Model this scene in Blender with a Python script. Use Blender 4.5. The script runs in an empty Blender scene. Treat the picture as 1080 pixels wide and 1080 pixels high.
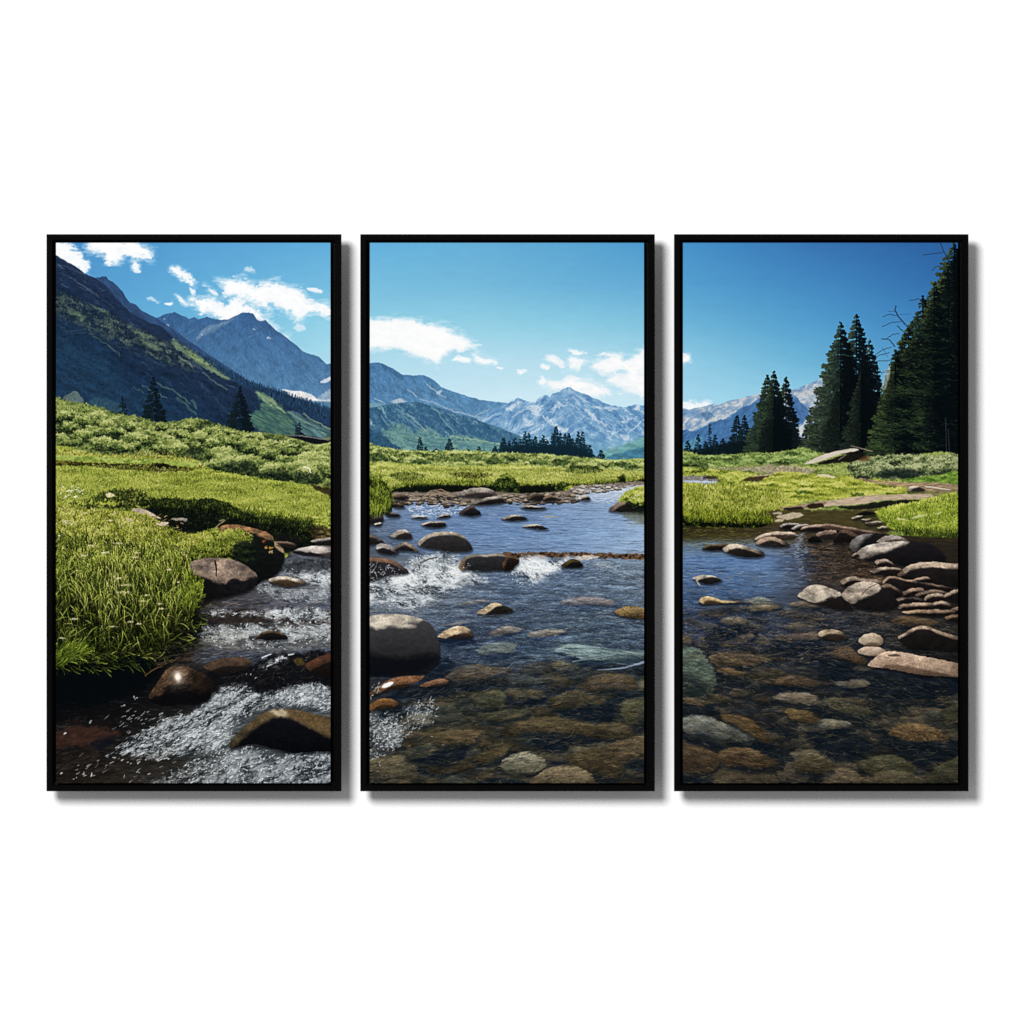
"""Three black floater-framed landscape prints hanging in a row on a white wall.
1 unit of the layout = 1 mm: x to the right, y downwards, as measured on the photograph of the wall."""
import bpy, bmesh, math
import numpy as np

C = bpy.context.scene.collection
SC = bpy.context.scene

# ---------------------------------------------------------------- camera
FRONT = 0.035                                            # the frames' faces stand this far off the wall
cam = bpy.data.cameras.new('camera')
cam.lens, cam.sensor_width = 300.0, 36.0                 # very long lens, square on to the wall
cam.clip_end = 60
camo = bpy.data.objects.new('camera', cam)
camo.location = (0, -9.0 - FRONT, 0)
camo.rotation_euler = (math.radians(90), 0, 0)
C.objects.link(camo)
SC.camera = camo

# ---------------------------------------------------------------- light and exposure
SC.view_settings.view_transform = 'Standard'
SC.view_settings.look = 'None'
SC.view_settings.exposure = 0
SC.view_settings.gamma = 1
SC.view_settings.use_curve_mapping = False
SC.cycles.use_denoising = False
SC.render.filter_size = 0.8
world = bpy.data.worlds.new('World')
SC.world = world
world.use_nodes = True
bg = world.node_tree.nodes['Background']
bg.inputs[0].default_value = (1.0, 1.0, 1.0, 1)
bg.inputs[1].default_value = 0.33                        # light of the bright studio round about

lamp = bpy.data.lights.new('studio_softbox', 'AREA')     # one round softbox up to the left, behind the camera
lamp.shape = 'DISK'
lamp.size = 3.7
lamp.energy = 1600
lampo = bpy.data.objects.new('studio_softbox', lamp)
lampo.location = (-4.0, -10.7, 3.95)
C.objects.link(lampo)
from mathutils import Vector
lampo.rotation_euler = (Vector((0, 0, 0)) - lampo.location).to_track_quat('-Z', 'Y').to_euler()


# ---------------------------------------------------------------- helpers
def material(name, color, rough=.6, spec=.3, bump=0.0, bscale=400.0, vary=0.0):
    m = bpy.data.materials.new(name)
    m.use_nodes = True
    nt = m.node_tree
    b = nt.nodes['Principled BSDF']
    b.inputs['Base Color'].default_value = (*color, 1)
    b.inputs['Roughness'].default_value = rough
    b.inputs['Specular IOR Level'].default_value = spec
    tc = nt.nodes.new('ShaderNodeTexCoord')
    nz = nt.nodes.new('ShaderNodeTexNoise')
    nz.inputs['Scale'].default_value = bscale
    nz.inputs['Detail'].default_value = 4
    nt.links.new(tc.outputs['Object'], nz.inputs['Vector'])
    if vary:
        r = nt.nodes.new('ShaderNodeValToRGB')
        r.color_ramp.elements[0].color = (*[c * (1 - vary) for c in color], 1)
        r.color_ramp.elements[1].color = (*[min(1, c * (1 + vary)) for c in color], 1)
        nt.links.new(nz.outputs['Fac'], r.inputs['Fac'])
        nt.links.new(r.outputs['Color'], b.inputs['Base Color'])
    if bump:
        bp = nt.nodes.new('ShaderNodeBump')
        bp.inputs['Strength'].default_value = bump
        bp.inputs['Distance'].default_value = .0004
        nt.links.new(nz.outputs['Fac'], bp.inputs['Height'])
        nt.links.new(bp.outputs['Normal'], b.inputs['Normal'])
    return m


def wx(x):
    return (x - 540) / 1000.0


def wz(y):
    return (540 - y) / 1000.0


def mesh_obj(name, verts, faces, mats, parent=None):
    me = bpy.data.meshes.new(name)
    me.from_pydata(verts, [], faces)
    for m in mats:
        me.materials.append(m)
    me.update()
    o = bpy.data.objects.new(name, me)
    C.objects.link(o)
    if parent is not None:
        o.parent = parent
        o.matrix_parent_inverse = parent.matrix_world.inverted()
    return o


WALL = material('white_wall_paint', (.89, .89, .89), .9, .15, .12, 900)
BLACK = material('black_frame_lacquer', (.0014, .0013, .0013), .2, .05, .03, 700, .15)
EDGE = material('black_canvas_edge', (.004, .004, .004), .8, .1, .3, 1500)
BOARD = material('dark_backing_board', (.003, .003, .003), .9, .05, .2, 900)

# ---------------------------------------------------------------- the wall
wall = mesh_obj('wall', [(-5, 0, -2.6), (5, 0, -2.6), (5, 0, 2.6), (-5, 0, 2.6), (-5, .1, -2.6), (5, .1, -2.6), (5, .1, 2.6), (-5, .1, 2.6)],
                [(0, 1, 2, 3), (5, 4, 7, 6), (4, 0, 3, 7), (1, 5, 6, 2), (3, 2, 6, 7), (4, 5, 1, 0)], [WALL])
wall['kind'] = 'structure'

# ---------------------------------------------------------------- printed landscape (numpy painter)
# The three prints are flat pictures.  Their picture is painted here, stroke by stroke, on one array
# in the units of the wall (1 unit = 1 mm); each print then carries its own crop as an in-memory image.
PS = 3.0                                   # picture samples per unit
PX0, PY0, PX1, PY1 = 56, 253, 1014, 829
PW, PH = int((PX1 - PX0) * PS), int((PY1 - PY0) * PS)
IMG = np.zeros((PH, PW, 3), np.float32)
_rng0 = np.random.default_rng(7)
TAB = _rng0.random((256, 256)).astype(np.float32)


def col(c):
    return np.array(c, np.float32) / 255.0


def vnoise(u, v, seed):
    u = u + seed * 17.31
    v = v + seed * 9.77
    iu, iv = np.floor(u), np.floor(v)
    fu, fv = (u - iu).astype(np.float32), (v - iv).astype(np.float32)
    fu, fv = fu * fu * (3 - 2 * fu), fv * fv * (3 - 2 * fv)
    a, b = iu.astype(np.int64) & 255, iv.astype(np.int64) & 255
    a1, b1 = (a + 1) & 255, (b + 1) & 255
    return ((TAB[b, a] * (1 - fu) + TAB[b, a1] * fu) * (1 - fv) + (TAB[b1, a] * (1 - fu) + TAB[b1, a1] * fu) * fv)


def fbm(u, v, seed=0, octv=4, gain=0.5):
    t, amp, tot = 0.0, 1.0, 0.0
    for k in range(octv):
        t = t + amp * (vnoise(u * 2 ** k, v * 2 ** k, seed + k * 3.7) - 0.5)
        tot += amp
        amp *= gain
    return t / tot * 2.0                   # about -1 .. 1, mean 0


def sstep(a, b, x):
    t = np.clip((x - a) / (b - a), 0, 1)
    return t * t * (3 - 2 * t)


def grid(x0, y0, x1, y1):
    i0, j0 = max(0, int((x0 - PX0) * PS)), max(0, int((y0 - PY0) * PS))
    i1, j1 = min(PW, int((x1 - PX0) * PS) + 1), min(PH, int((y1 - PY0) * PS) + 1)
    if i1 <= i0 or j1 <= j0:
        return None
    X, Y = np.meshgrid((np.arange(i0, i1) + .5) / PS + PX0, (np.arange(j0, j1) + .5) / PS + PY0)
    return (slice(j0, j1), slice(i0, i1)), X.astype(np.float32), Y.astype(np.float32)


def blend(sl, m, c):
    m = np.clip(m, 0, 1)[..., None]
    IMG[sl] = IMG[sl] * (1 - m) + c * m


def curve(pts, X):
    p = np.array(pts, float)
    return np.interp(X, p[:, 0], p[:, 1])


def spline(pts, n=4):
    p = np.array(pts, float)
    N = len(p)
    out = []
    for i in range(N):
        a, b, c, d = p[i - 1], p[i], p[(i + 1) % N], p[(i + 2) % N]
        for k in range(n):
            t = k / n
            out.append(.5 * (2 * b + (c - a) * t + (2 * a - 5 * b + 4 * c - d) * t * t + (3 * b - a - 3 * c + d) * t ** 3))
    return np.array(out)


def sdf(P, X, Y):
    """signed distance to a closed polygon, negative inside"""
    d = np.full(X.shape, 1e9, np.float32)
    ins = np.zeros(X.shape, bool)
    N = len(P)
    for i in range(N):
        ax, ay = P[i]
        bx, by = P[(i + 1) % N]
        ex, ey = bx - ax, by - ay
        L = ex * ex + ey * ey
        if L < 1e-9:
            continue
        wx, wy = X - ax, Y - ay
        t = np.clip((wx * ex + wy * ey) / L, 0, 1)
        d = np.minimum(d, (wx - t * ex) ** 2 + (wy - t * ey) ** 2)
        if abs(ey) > 1e-9:
            cr = ((ay > Y) != (by > Y)) & (X < ex * (Y - ay) / ey + ax)
            ins ^= cr
    d = np.sqrt(d)
    return np.where(ins, -d, d)


def pal(t, stops):
    ts = [s[0] for s in stops]
    return np.stack([np.interp(t, ts, [s[1][k] / 255 for s in stops]) for k in range(3)], -1).astype(np.float32)


def patch(pts, c, alpha=1.0, soft=1.0, rough=0.8, rs=4.0, seed=1, smooth=True, tex=0.0, ts=(2, 2), ang=0.0, c2=None):
    """filled outline with a rough soft edge; tex mixes noise into the tone (or towards c2)"""
    P = spline(pts) if smooth else np.array(pts, float)
    m = rough + soft + 2
    g = grid(P[:, 0].min() - m, P[:, 1].min() - m, P[:, 0].max() + m, P[:, 1].max() + m)
    if g is None:
        return
    sl, X, Y = g
    wx = X + rough * 1.6 * fbm(X / rs, Y / rs, seed, 3)
    wy = Y + rough * 1.6 * fbm(X / rs, Y / rs, seed + 5, 3)
    d = sdf(P, wx, wy)
    a = alpha * sstep(soft, -soft, d)
    C = np.broadcast_to(col(c), X.shape + (3,))
    if tex:
        ca, sa = math.cos(ang), math.sin(ang)
        n = fbm((X * ca + Y * sa) / ts[0], (-X * sa + Y * ca) / ts[1], seed + 9, 4)
        if c2 is None:
            C = C * (1 + tex * n)[..., None]
        else:
            C = C + (col(c2) - C) * np.clip(.5 + tex * n, 0, 1)[..., None]
    blend(sl, a, C)


def below(pts, cfun, soft=.6, rough=0.0, rs=3.0, seed=1, ymax=None, x0=None, x1=None):
    """everything under a ridge line"""
    p = np.array(pts, float)
    x0 = p[0, 0] if x0 is None else x0
    x1 = p[-1, 0] if x1 is None else x1
    g = grid(x0, p[:, 1].min() - 6, x1, ymax or PY1)
    sl, X, Y = g
    r = curve(pts, X)
    if rough:
        r = r + rough * fbm(X / rs, Y / rs * .35, seed, 4)
    d = Y - r
    blend(sl, sstep(-soft, soft, d), cfun(X, Y, d))


def splat(x, y, c, a):
    i = ((x - PX0) * PS).astype(int)
    j = ((y - PY0) * PS).astype(int)
    ok = (i >= 0) & (i < PW) & (j >= 0) & (j < PH)
    i, j, c = i[ok], j[ok], c[ok]
    a = (a[ok] if isinstance(a, np.ndarray) else np.full(len(i), a))[:, None]
    IMG[j, i] = IMG[j, i] * (1 - a) + c * a


def strokes(x, y, ln, ang, wd, c, bend=0.0, alpha=.9, taper=True, root=1.0):
    """many short curved strokes; root at x,y, angle 0 = right, pi/2 = up"""
    n = len(x)
    K = max(3, int(np.max(ln) * PS * 1.1))
    W = max(1, int(round(np.max(wd) * PS)))
    t = np.linspace(0, 1, K)[None, :, None]
    o = (np.linspace(-.5, .5, W) if W > 1 else np.array([0.]))[None, None, :]
    b = np.broadcast_to(np.asarray(bend, float), (n,))[:, None, None]
    a = np.broadcast_to(np.asarray(ang, float), (n,))[:, None, None] + b * t
    L = np.broadcast_to(np.asarray(ln, float), (n,))[:, None, None]
    w = np.broadcast_to(np.asarray(wd, float), (n,))[:, None, None] * ((1 - .75 * t) if taper else 1.0)
    am = np.broadcast_to(np.asarray(ang, float), (n,))[:, None, None] + b * t * .5
    px = x[:, None, None] + L * t * np.cos(am) - o * w * np.sin(a)
    py = y[:, None, None] - L * t * np.sin(am) - o * w * np.cos(a)
    cc = np.broadcast_to(c[:, None, None, :], px.shape + (3,))
    if root != 1.0:
        cc = cc * (root + (1 - root) * np.clip(t * 1.25, 0, 1))[..., None]
    al = np.broadcast_to(np.asarray(alpha, float).reshape(-1, 1, 1) if np.ndim(alpha) else np.full((1, 1, 1), alpha), px.shape)
    splat(px.ravel(), py.ravel(), cc.reshape(-1, 3), al.ravel().copy())


def inside(pts, n, rng, smooth=True):
    P = spline(pts) if smooth else np.array(pts, float)
    lo, hi = P.min(0), P.max(0)
    out = []
    tot = 0
    while tot < n:
        q = lo + rng.random((n * 2, 2)) * (hi - lo)
        s = sdf(P, q[:, 0][None].astype(np.float32), q[:, 1][None].astype(np.float32))[0] < 0
        out.append(q[s])
        tot += s.sum()
        if s.sum() == 0:
            break
    q = np.concatenate(out)[:n]
    return q[np.argsort(q[:, 1], kind='stable')]


def jitter(c, n, rng, v=.12, h=.04):
    return np.clip(c * (1 + v * rng.standard_normal((n, 1))) + h * rng.standard_normal((n, 3)) * .5, 0, 1)


def leafy(pts, stops, cs=(9, 5), seed=3, fine=.5, rough=1.5, soft=.8, alpha=1.0, up=2.2, bias=0.0, grad=0.0, leaf=1.0, ll=1.5, con=1.0):
    """shrubs seen from afar: clumps lit from above, dark hollows, leaf sized speckle"""
    P = spline(pts)
    g = grid(P[:, 0].min() - 4, P[:, 1].min() - 4, P[:, 0].max() + 4, P[:, 1].max() + 4)
    if g is None:
        return
    sl, X, Y = g
    wx = X + rough * 1.5 * fbm(X / 2.2, Y / 2.2, seed, 3)
    wy = Y + rough * 1.5 * fbm(X / 2.2, Y / 2.2, seed + 4, 3)
    d = sdf(P, wx, wy)
    qx, qy = X + 4 * fbm(X / 4, Y / 4, seed + 11, 4, .65), Y + 3 * fbm(X / 4, Y / 4, seed + 12, 4, .65)
    n0 = fbm(qx / cs[0], qy / cs[1], seed + 1, 4)
    n1 = fbm(qx / cs[0], (qy + up) / cs[1], seed + 1, 4)
    f = fbm(X / 1.3, Y / 1.1, seed + 2, 2, .7)
    y0, y1 = P[:, 1].min(), P[:, 1].max()
    t = .5 + con * (1.0 * (n1 - n0) + .35 * n0) + fine * f + bias - grad * ((Y - y0) / max(1, y1 - y0) - .5)
    m = alpha * sstep(soft, -soft, d)
    blend(sl, m, pal(t, stops))
    if leaf:
        rng = np.random.default_rng(int(abs(seed) * 13) + 1)
        k = int(leaf * .55 * (m > .5).sum() / PS ** 2 * 1.6)
        jj, ii = np.nonzero(m > .5 * alpha)
        if len(jj) and k:
            q = np.sort(rng.integers(0, len(jj), k))
            jj, ii = jj[q], ii[q]
            tt = t[jj, ii] - fine * .6 * f[jj, ii] + .20 * rng.standard_normal(k)
            strokes(X[jj, ii].astype(float), Y[jj, ii].astype(float), ll * (.4 + .8 * rng.random(k)), 1.57 + .9 * rng.standard_normal(k), np.full(k, .6), pal(tt, stops), 0, .8 * min(1, alpha))


def rock(pts, lit=(200, 188, 172), dark=(30, 30, 33), dx=3.0, dy=5.0, soft=1.2, seed=1, tex=.22, rough=.5, tone=None,
         shadow=.6, crack=.5, low=.55, alpha=1.0, edge=.45, smooth=True, lp=None):
    """stone: sunlit top, shaded front (the outline moved by dx,dy bounds the shaded part)"""
    P = spline(pts) if smooth else np.array(pts, float)
    x0, y0, x1, y1 = P[:, 0].min(), P[:, 1].min(), P[:, 0].max(), P[:, 1].max()
    g = grid(x0 - 5, y0 - 4, x1 + 5, y1 + 7)
    if g is None:
        return
    sl, X, Y = g
    wx = X + rough * 1.6 * fbm(X / 3.5, Y / 3.5, seed, 3)
    wy = Y + rough * 1.6 * fbm(X / 3.5, Y / 3.5, seed + 5, 3)
    if shadow:
        s = sdf(P, X - .5, (Y - 1.8))
        blend(sl, shadow * sstep(2.2, -1.2, s) * (Y > (y0 + y1) / 2), col((10, 14, 20)))
    d = sdf(P, wx, wy)
    n = fbm(X / 6 + .4 * fbm(X / 3, Y / 3, seed + 2, 2), Y / 3, seed + 7, 5, .6)
    f = fbm(X / 1.2, Y / 1.0, seed + 8, 2, .7)
    d2 = sdf(P, wx - dx, wy - dy + 1.6 * n)
    L = sstep(-soft, soft, d2 + 1.2 * n)
    h = np.clip((Y - y0) / max(1., y1 - y0), 0, 1)
    u = (X - x0) / max(1., x1 - x0)
    if lp is not None:
        L = sstep(soft * 1.5, -soft * 1.5, sdf(spline(lp), wx, wy) + 2.2 * n)
    elif dx >= 0:
        L = L * (1 - .85 * sstep(.72, .98, u + .1 * n) * sstep(.15, .5, h))
    L = L * np.clip(.86 + .5 * fbm(X / 8, Y / 5, seed + 23, 3), .35, 1)
    fall = 1.06 - .26 * sstep(0, 1, h) - .16 * np.clip(u - .5, 0, 1)
    lt = col(lit) * (fall * (1 + tex * 1.1 * n + tex * .9 * f))[..., None]
    if crack:
        ck = np.abs(fbm(X / 11 + .3 * n, Y / 5, seed + 13, 2))
        lt = lt * (1 - .55 * crack * sstep(.035, .0, ck) * sstep(.0, .5, n + .25))[..., None]
        pit = fbm(X / 2.4, Y / 1.5, seed + 17, 3, .6)
        lt = lt * (1 - .32 * crack * sstep(.30, .6, pit))[..., None]
        lt = lt * (1 + .22 * fbm(X / 14, Y / 8, seed + 19, 3))[..., None]
    if tone is not None:
        lt = lt + (col(tone) * (1 + tex * f)[..., None] - lt) * sstep(.0, .5, n + (h - .35))[..., None]
    dk = col(dark) * (1.3 - low * h + 1.3 * tex * n + tex * .7 * f)[..., None] + .03 * (1 - h)[..., None] * col((90, 100, 120))
    C = dk + (lt - dk) * L[..., None]
    blend(sl, alpha * sstep(edge, -edge, d), C)


def stone_under(pts, c, seed=1, alpha=.85, tex=.35, dark=(22, 30, 38), soft=1.3, streak=(7, 2.0), ang=0.0, fade=.75):
    """stone seen through the water: soft edge, wavering texture, shaded lower flank"""
    P = spline(pts)
    x0, y0, x1, y1 = P[:, 0].min(), P[:, 1].min(), P[:, 0].max(), P[:, 1].max()
    g = grid(x0 - 6, y0 - 5, x1 + 6, y1 + 7)
    if g is None:
        return
    sl, X, Y = g
    wx = X + 3.0 * fbm(X / 9, Y / 3, seed, 3)
    wy = Y + 1.3 * fbm(X / 9, Y / 3, seed + 5, 3)
    s = sdf(P, wx - .6, wy - 3)
    blend(sl, alpha * .7 * sstep(3, -1.5, s), col(dark))
    d = sdf(P, wx, wy)
    ca, sa = math.cos(ang), math.sin(ang)
    n = fbm((X * ca + Y * sa) / streak[0], (-X * sa + Y * ca) / streak[1], seed + 7, 4, .6)
    f = fbm(X / 1.5, Y / .9, seed + 8, 2, .7)
    h = np.clip((Y - y0) / max(1., y1 - y0), 0, 1)
    C = col(c) * (1.24 - .72 * h + tex * n + tex * .6 * f)[..., None]
    e = sstep(-.35, .35, sdf(P, wx - .5, wy - (y1 - y0) * fade) / max(2., (y1 - y0) * .3))
    C = col(dark) + (C - col(dark)) * (.35 + .65 * e)[..., None]
    blend(sl, alpha * sstep(soft, -soft, d), C)


def conifer(x, yt, yb, hw, dark=(14, 24, 26), light=(50, 66, 42), seed=1, lit=.35, step=2.6, pw=.85, dens=1.0, side=-1, droop=.22, only=0):
    """spruce: whorls of drooping boughs round a trunk, drawn from the top down"""
    rng = np.random.default_rng(int(seed * 10))
    H = yb - yt
    strokes(np.full(2, x), np.full(2, yb), np.full(2, H), np.full(2, math.pi / 2), np.full(2, max(.6, hw * .06)), np.tile(col(dark), (2, 1)), alpha=1.)
    nl = max(7, int(H / step))
    fine = hw < 6
    A = [[] for _ in range(6)]
    for i in range(nl + 1):
        v = (i + .2) / (nl + .2)
        for sg in (-1, 1):
            if only and sg != only:
                continue
            for r in range(1 if fine else 2):
                w = hw * v ** pw * (.58 + .42 * rng.random()) + .5
                y0 = yt + H * v - w * droop + rng.normal(0, step * .25)
                k = max(4, int(w * (2.2 if not fine else 2.6) * dens))
                sN = rng.random(k) ** .7
                px = x + sg * w * sN
                py = y0 + w * (droop * 1.1 * sN + .12 * sN ** 2 - .16 * sN ** 4) + np.abs(rng.normal(0, .22 * step, k))
                o = np.argsort(-py + 3 * rng.random(k))
                ln = np.clip(.8 + .16 * hw * v * (.5 + .8 * rng.random(k)), .8, 4.6)
                an = np.where(rng.random(k) < .7, -.25 * 1.0 + .35 * rng.standard_normal(k), -1.2 + .3 * rng.standard_normal(k))
                an = an if sg > 0 else math.pi - an
                top = np.clip((py - y0) / (w * .3 + step), 0, 1)
                lt = lit * (.55 + .55 * side * sg) * (.25 + .9 * sN) * (1.15 - .8 * top) * (.3 + 1.1 * rng.random(k))
                c = col(dark) * (.75 + .5 * rng.random((k, 1))) + (col(light) - col(dark)) * np.clip(lt, 0, 1)[:, None]
                for q, z in zip(A, (px[o], py[o], ln[o], an[o], np.full(k, sg * .4), np.clip(c[o], 0, 1))):
                    q.append(z)
    px, py, ln, an, bd, c = (np.concatenate(q) for q in A)
    strokes(px, py, ln, an, np.full(len(px), .6 if fine else min(1.25, .6 + hw * .02)), c, bd, alpha=.95)


def blades(pts, n, h, stops, seed=1, lean=.0, spread=.3, wd=.55, bend=.5, alpha=.9, cs=12., base=0.0, grow=0.0, root=.6, clumps=0.0):
    """grass: n blades rooted inside an outline, drawn from the far ones to the near ones"""
    rng = np.random.default_rng(int(seed * 10))
    q = inside(pts, n, rng)
    n = len(q)
    if n == 0:
        return
    nz = fbm(q[:, 0] / cs, q[:, 1] / (cs * .5), seed, 3)
    t = .5 + base + .45 * nz + .26 * rng.standard_normal(n)
    c = pal(t, stops)
    k = (q[:, 1] - q[:, 1].min()) / max(1., np.ptp(q[:, 1]))
    ln = h * (.55 + .6 * rng.random(n)) * (1 + grow * k)
    ang = math.pi / 2 + lean + spread * rng.standard_normal(n)
    bd = bend * rng.standard_normal(n)
    if clumps:                                           # tufts: blades of one tuft lean and bend together
        k = fbm(q[:, 0] / 7, q[:, 1] / 9, seed + 50, 2)
        ang = ang + clumps * 1.2 * k
        bd = bd + clumps * 1.4 * k
        ln = ln * (1 + .6 * fbm(q[:, 0] / 9, q[:, 1] / 12, seed + 60, 2))
    strokes(q[:, 0], q[:, 1], ln, ang, np.full(n, wd), c, bd, alpha=alpha, root=root)


def dabs(pts, n, ln, wd, ang, stops, seed=1, da=.35, alpha=.9, bend=.5, clump=.0, cs=(8, 4), bias=0.0, sk=1.0, rim=0.0):
    """flecks of foam, glitter, leaf and gravel scattered inside an outline"""
    rng = np.random.default_rng(int(seed * 10))
    q = inside(pts, n, rng)
    if clump:
        ca, sa = math.cos(-ang), math.sin(-ang)
        nz = fbm((q[:, 0] * ca + q[:, 1] * sa) / cs[0], (-q[:, 0] * sa + q[:, 1] * ca) / cs[1], seed, 4, .6)
        if rim:
            P = spline(pts)
            ed = -sdf(P, q[:, 0][None].astype(np.float32), q[:, 1][None].astype(np.float32))[0]
            nz = nz - rim * np.exp(-ed / 3.0)
        q = q[nz + .12 * rng.standard_normal(len(q)) > clump]
    n = len(q)
    if n == 0:
        return
    c = pal(rng.random(n) ** sk + bias, stops)
    l = ln * (.4 + 1.0 * rng.random(n) ** 1.5)
    strokes(q[:, 0], q[:, 1], l, ang + da * rng.standard_normal(n), wd * (.6 + .6 * rng.random(n)), c, bend * rng.standard_normal(n), alpha=alpha)


def line(pts, c, w=1.0, alpha=1.0, rough=.3, seed=1):
    p = np.array(pts, float)
    sg = np.sqrt((np.diff(p, axis=0) ** 2).sum(1))
    s = np.concatenate([[0], np.cumsum(sg)])
    K = int(s[-1] * PS * 1.5) + 2
    t = np.linspace(0, s[-1], K)
    x, y = np.interp(t, s, p[:, 0]), np.interp(t, s, p[:, 1])
    x = x + rough * fbm(t / 4, t * 0, seed, 3)
    y = y + rough * fbm(t / 4, t * 0 + 7, seed, 3)
    W = max(2 if w >= .9 else 1, int(round(w * PS)))
    wv = np.broadcast_to(w, (K,)) * np.linspace(1, .6, K)
    dx, dy = np.gradient(x), np.gradient(y)
    L = np.hypot(dx, dy) + 1e-6
    for o in (np.linspace(-.5, .5, W) if W > 1 else [0.]):
        splat(x - dy / L * o * wv, y + dx / L * o * wv, np.tile(col(c), (K, 1)), alpha)


def field(xs, ys, rows, X, Y):
    """colour field given at a few places"""
    R = np.array(rows, np.float32) / 255
    fx = np.interp(X[0], xs, np.arange(len(xs)))
    fy = np.interp(Y[:, 0], ys, np.arange(len(ys)))
    ix, iy = np.clip(fx.astype(int), 0, len(xs) - 2), np.clip(fy.astype(int), 0, len(ys) - 2)
    tx, ty = (fx - ix)[None, :, None], (fy - iy)[:, None, None]
    a = R[iy][:, ix] * (1 - tx) + R[iy][:, ix + 1] * tx
    b = R[iy + 1][:, ix] * (1 - tx) + R[iy + 1][:, ix + 1] * tx
    return (a * (1 - ty) + b * ty).astype(np.float32)


def blur(A, r):
    """box blur twice, r in samples"""
    for _ in range(2):
        for ax in (0, 1):
            B = np.cumsum(np.concatenate([np.repeat(np.take(A, [0], ax), r + 1, ax), A, np.repeat(np.take(A, [-1], ax), r, ax)], ax), ax, dtype=np.float64)
            n = A.shape[ax]
            A = (np.take(B, np.arange(2 * r + 1, 2 * r + 1 + n), ax) - np.take(B, np.arange(0, n), ax)) / (2 * r + 1)
    return A.astype(np.float32)


def refract(pts, ax=2.0, ay=.8, sx=12, sy=2.5, seed=1, soft=3.0, oct_=4):
    """bend what lies under moving water"""
    P = spline(pts)
    g = grid(P[:, 0].min() - 4, P[:, 1].min() - 4, P[:, 0].max() + 4, P[:, 1].max() + 4)
    sl, X, Y = g
    m = sstep(soft, -soft, sdf(P, X, Y))
    nx = fbm(X / sx, Y / sy, seed, oct_, .62) * ax * PS * m
    ny = fbm(X / sx, Y / sy, seed + 6, oct_, .62) * ay * PS * m
    A = IMG[sl]
    H, W = X.shape
    jj, ii = np.mgrid[0:H, 0:W]
    u, v = np.clip(ii + nx, 0, W - 1.01), np.clip(jj + ny, 0, H - 1.01)
    i0, j0 = u.astype(int), v.astype(int)
    fu, fv = (u - i0)[..., None], (v - j0)[..., None]
    i1, j1 = np.minimum(i0 + 1, W - 1), np.minimum(j0 + 1, H - 1)
    IMG[sl] = ((A[j0, i0] * (1 - fu) + A[j0, i1] * fu) * (1 - fv) + (A[j1, i0] * (1 - fu) + A[j1, i1] * fu) * fv).astype(np.float32)


def mottle(pts, amp=.25, sx=7, sy=1.6, ang=0.0, seed=1, soft=4.0, warm=None, wa=.3, gain=1.0, fine=.5):
    """streaky light and dark of a rippled surface over what is there"""
    P = spline(pts)
    g = grid(P[:, 0].min() - 4, P[:, 1].min() - 4, P[:, 0].max() + 4, P[:, 1].max() + 4)
    sl, X, Y = g
    m = sstep(soft, -soft, sdf(P, X, Y))
    wx, wy = X + 5 * fbm(X / 12, Y / 6, seed + 1, 3), Y + 3 * fbm(X / 12, Y / 6, seed + 2, 3)
    ca, sa = math.cos(ang), math.sin(ang)
    n = fbm((wx * ca + wy * sa) / sx, (-wx * sa + wy * ca) / sy, seed + 3, 5, .65) + fine * fbm(X / 1.6, Y / .9, seed + 5, 2, .7)
    A = IMG[sl] * (1 + m * (gain - 1 + amp * n))[..., None]
    if warm is not None:
        A = A + (col(warm) - A) * (m * wa * sstep(.12, .7, n))[..., None]
    IMG[sl] = np.clip(A, 0, 1)


def grade(sat=.90, usm=.85, con=.16, k=2):
    """final print file: brought down to its printing resolution, crisp edges, a little more contrast"""
    global IMG, PS
    H, W = IMG.shape[0] // k * k, IMG.shape[1] // k * k
    IMG = np.ascontiguousarray(IMG[:H, :W].reshape(H // k, k, W // k, k, 3).mean((1, 3)))
    PS = PS / k
    IMG = np.clip(IMG + usm * (IMG - blur(IMG, 1)), 0, 1)
    v = IMG * IMG * (3 - 2 * IMG)
    IMG = IMG + con * (v - IMG)
    L = (IMG @ np.array([.3, .59, .11], np.float32))[..., None]
    IMG = np.clip(L + (IMG - L) * sat, 0, 1).astype(np.float32)


def shrubs(top, bot, n, size, stops, seed=1, flat=.62, fine=.42, leaf=1.6, light=0.0):
    """a thicket: many small rounded bushes, far ones first, each lit on its crown"""
    rng = np.random.default_rng(int(seed * 10))
    xs = rng.uniform(top[0][0], top[-1][0], n)
    ty, by = curve(top, xs), curve(bot, xs)
    ys = ty + (by - ty) * rng.random(n)
    k = (ys - ty.min()) / max(1, (by.max() - ty.min()))
    o = np.argsort(ys)
    for x, y, kk in zip(xs[o], ys[o], k[o]):
        r = size * (.6 + .7 * rng.random()) * (.75 + .6 * kk)
        th = np.linspace(math.pi, 2 * math.pi, 7)
        rr = r * (.85 + .3 * rng.random(7))
        P = [(x + a * math.cos(t), y + a * flat * math.sin(t) * 1.25 + r * flat * .5) for a, t in zip(rr, th)]
        P += [(x + r * .8, y + r * flat * .85), (x, y + r * flat), (x - r * .8, y + r * flat * .85)]
        leafy(P, stops, (r * .5, r * .32), seed + x * .13 + y, fine=fine, rough=1.6, soft=1.0, up=1.4, con=.7, grad=1.0, bias=light + (.09 * rng.standard_normal() - .07), leaf=leaf, ll=1.3)
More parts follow.
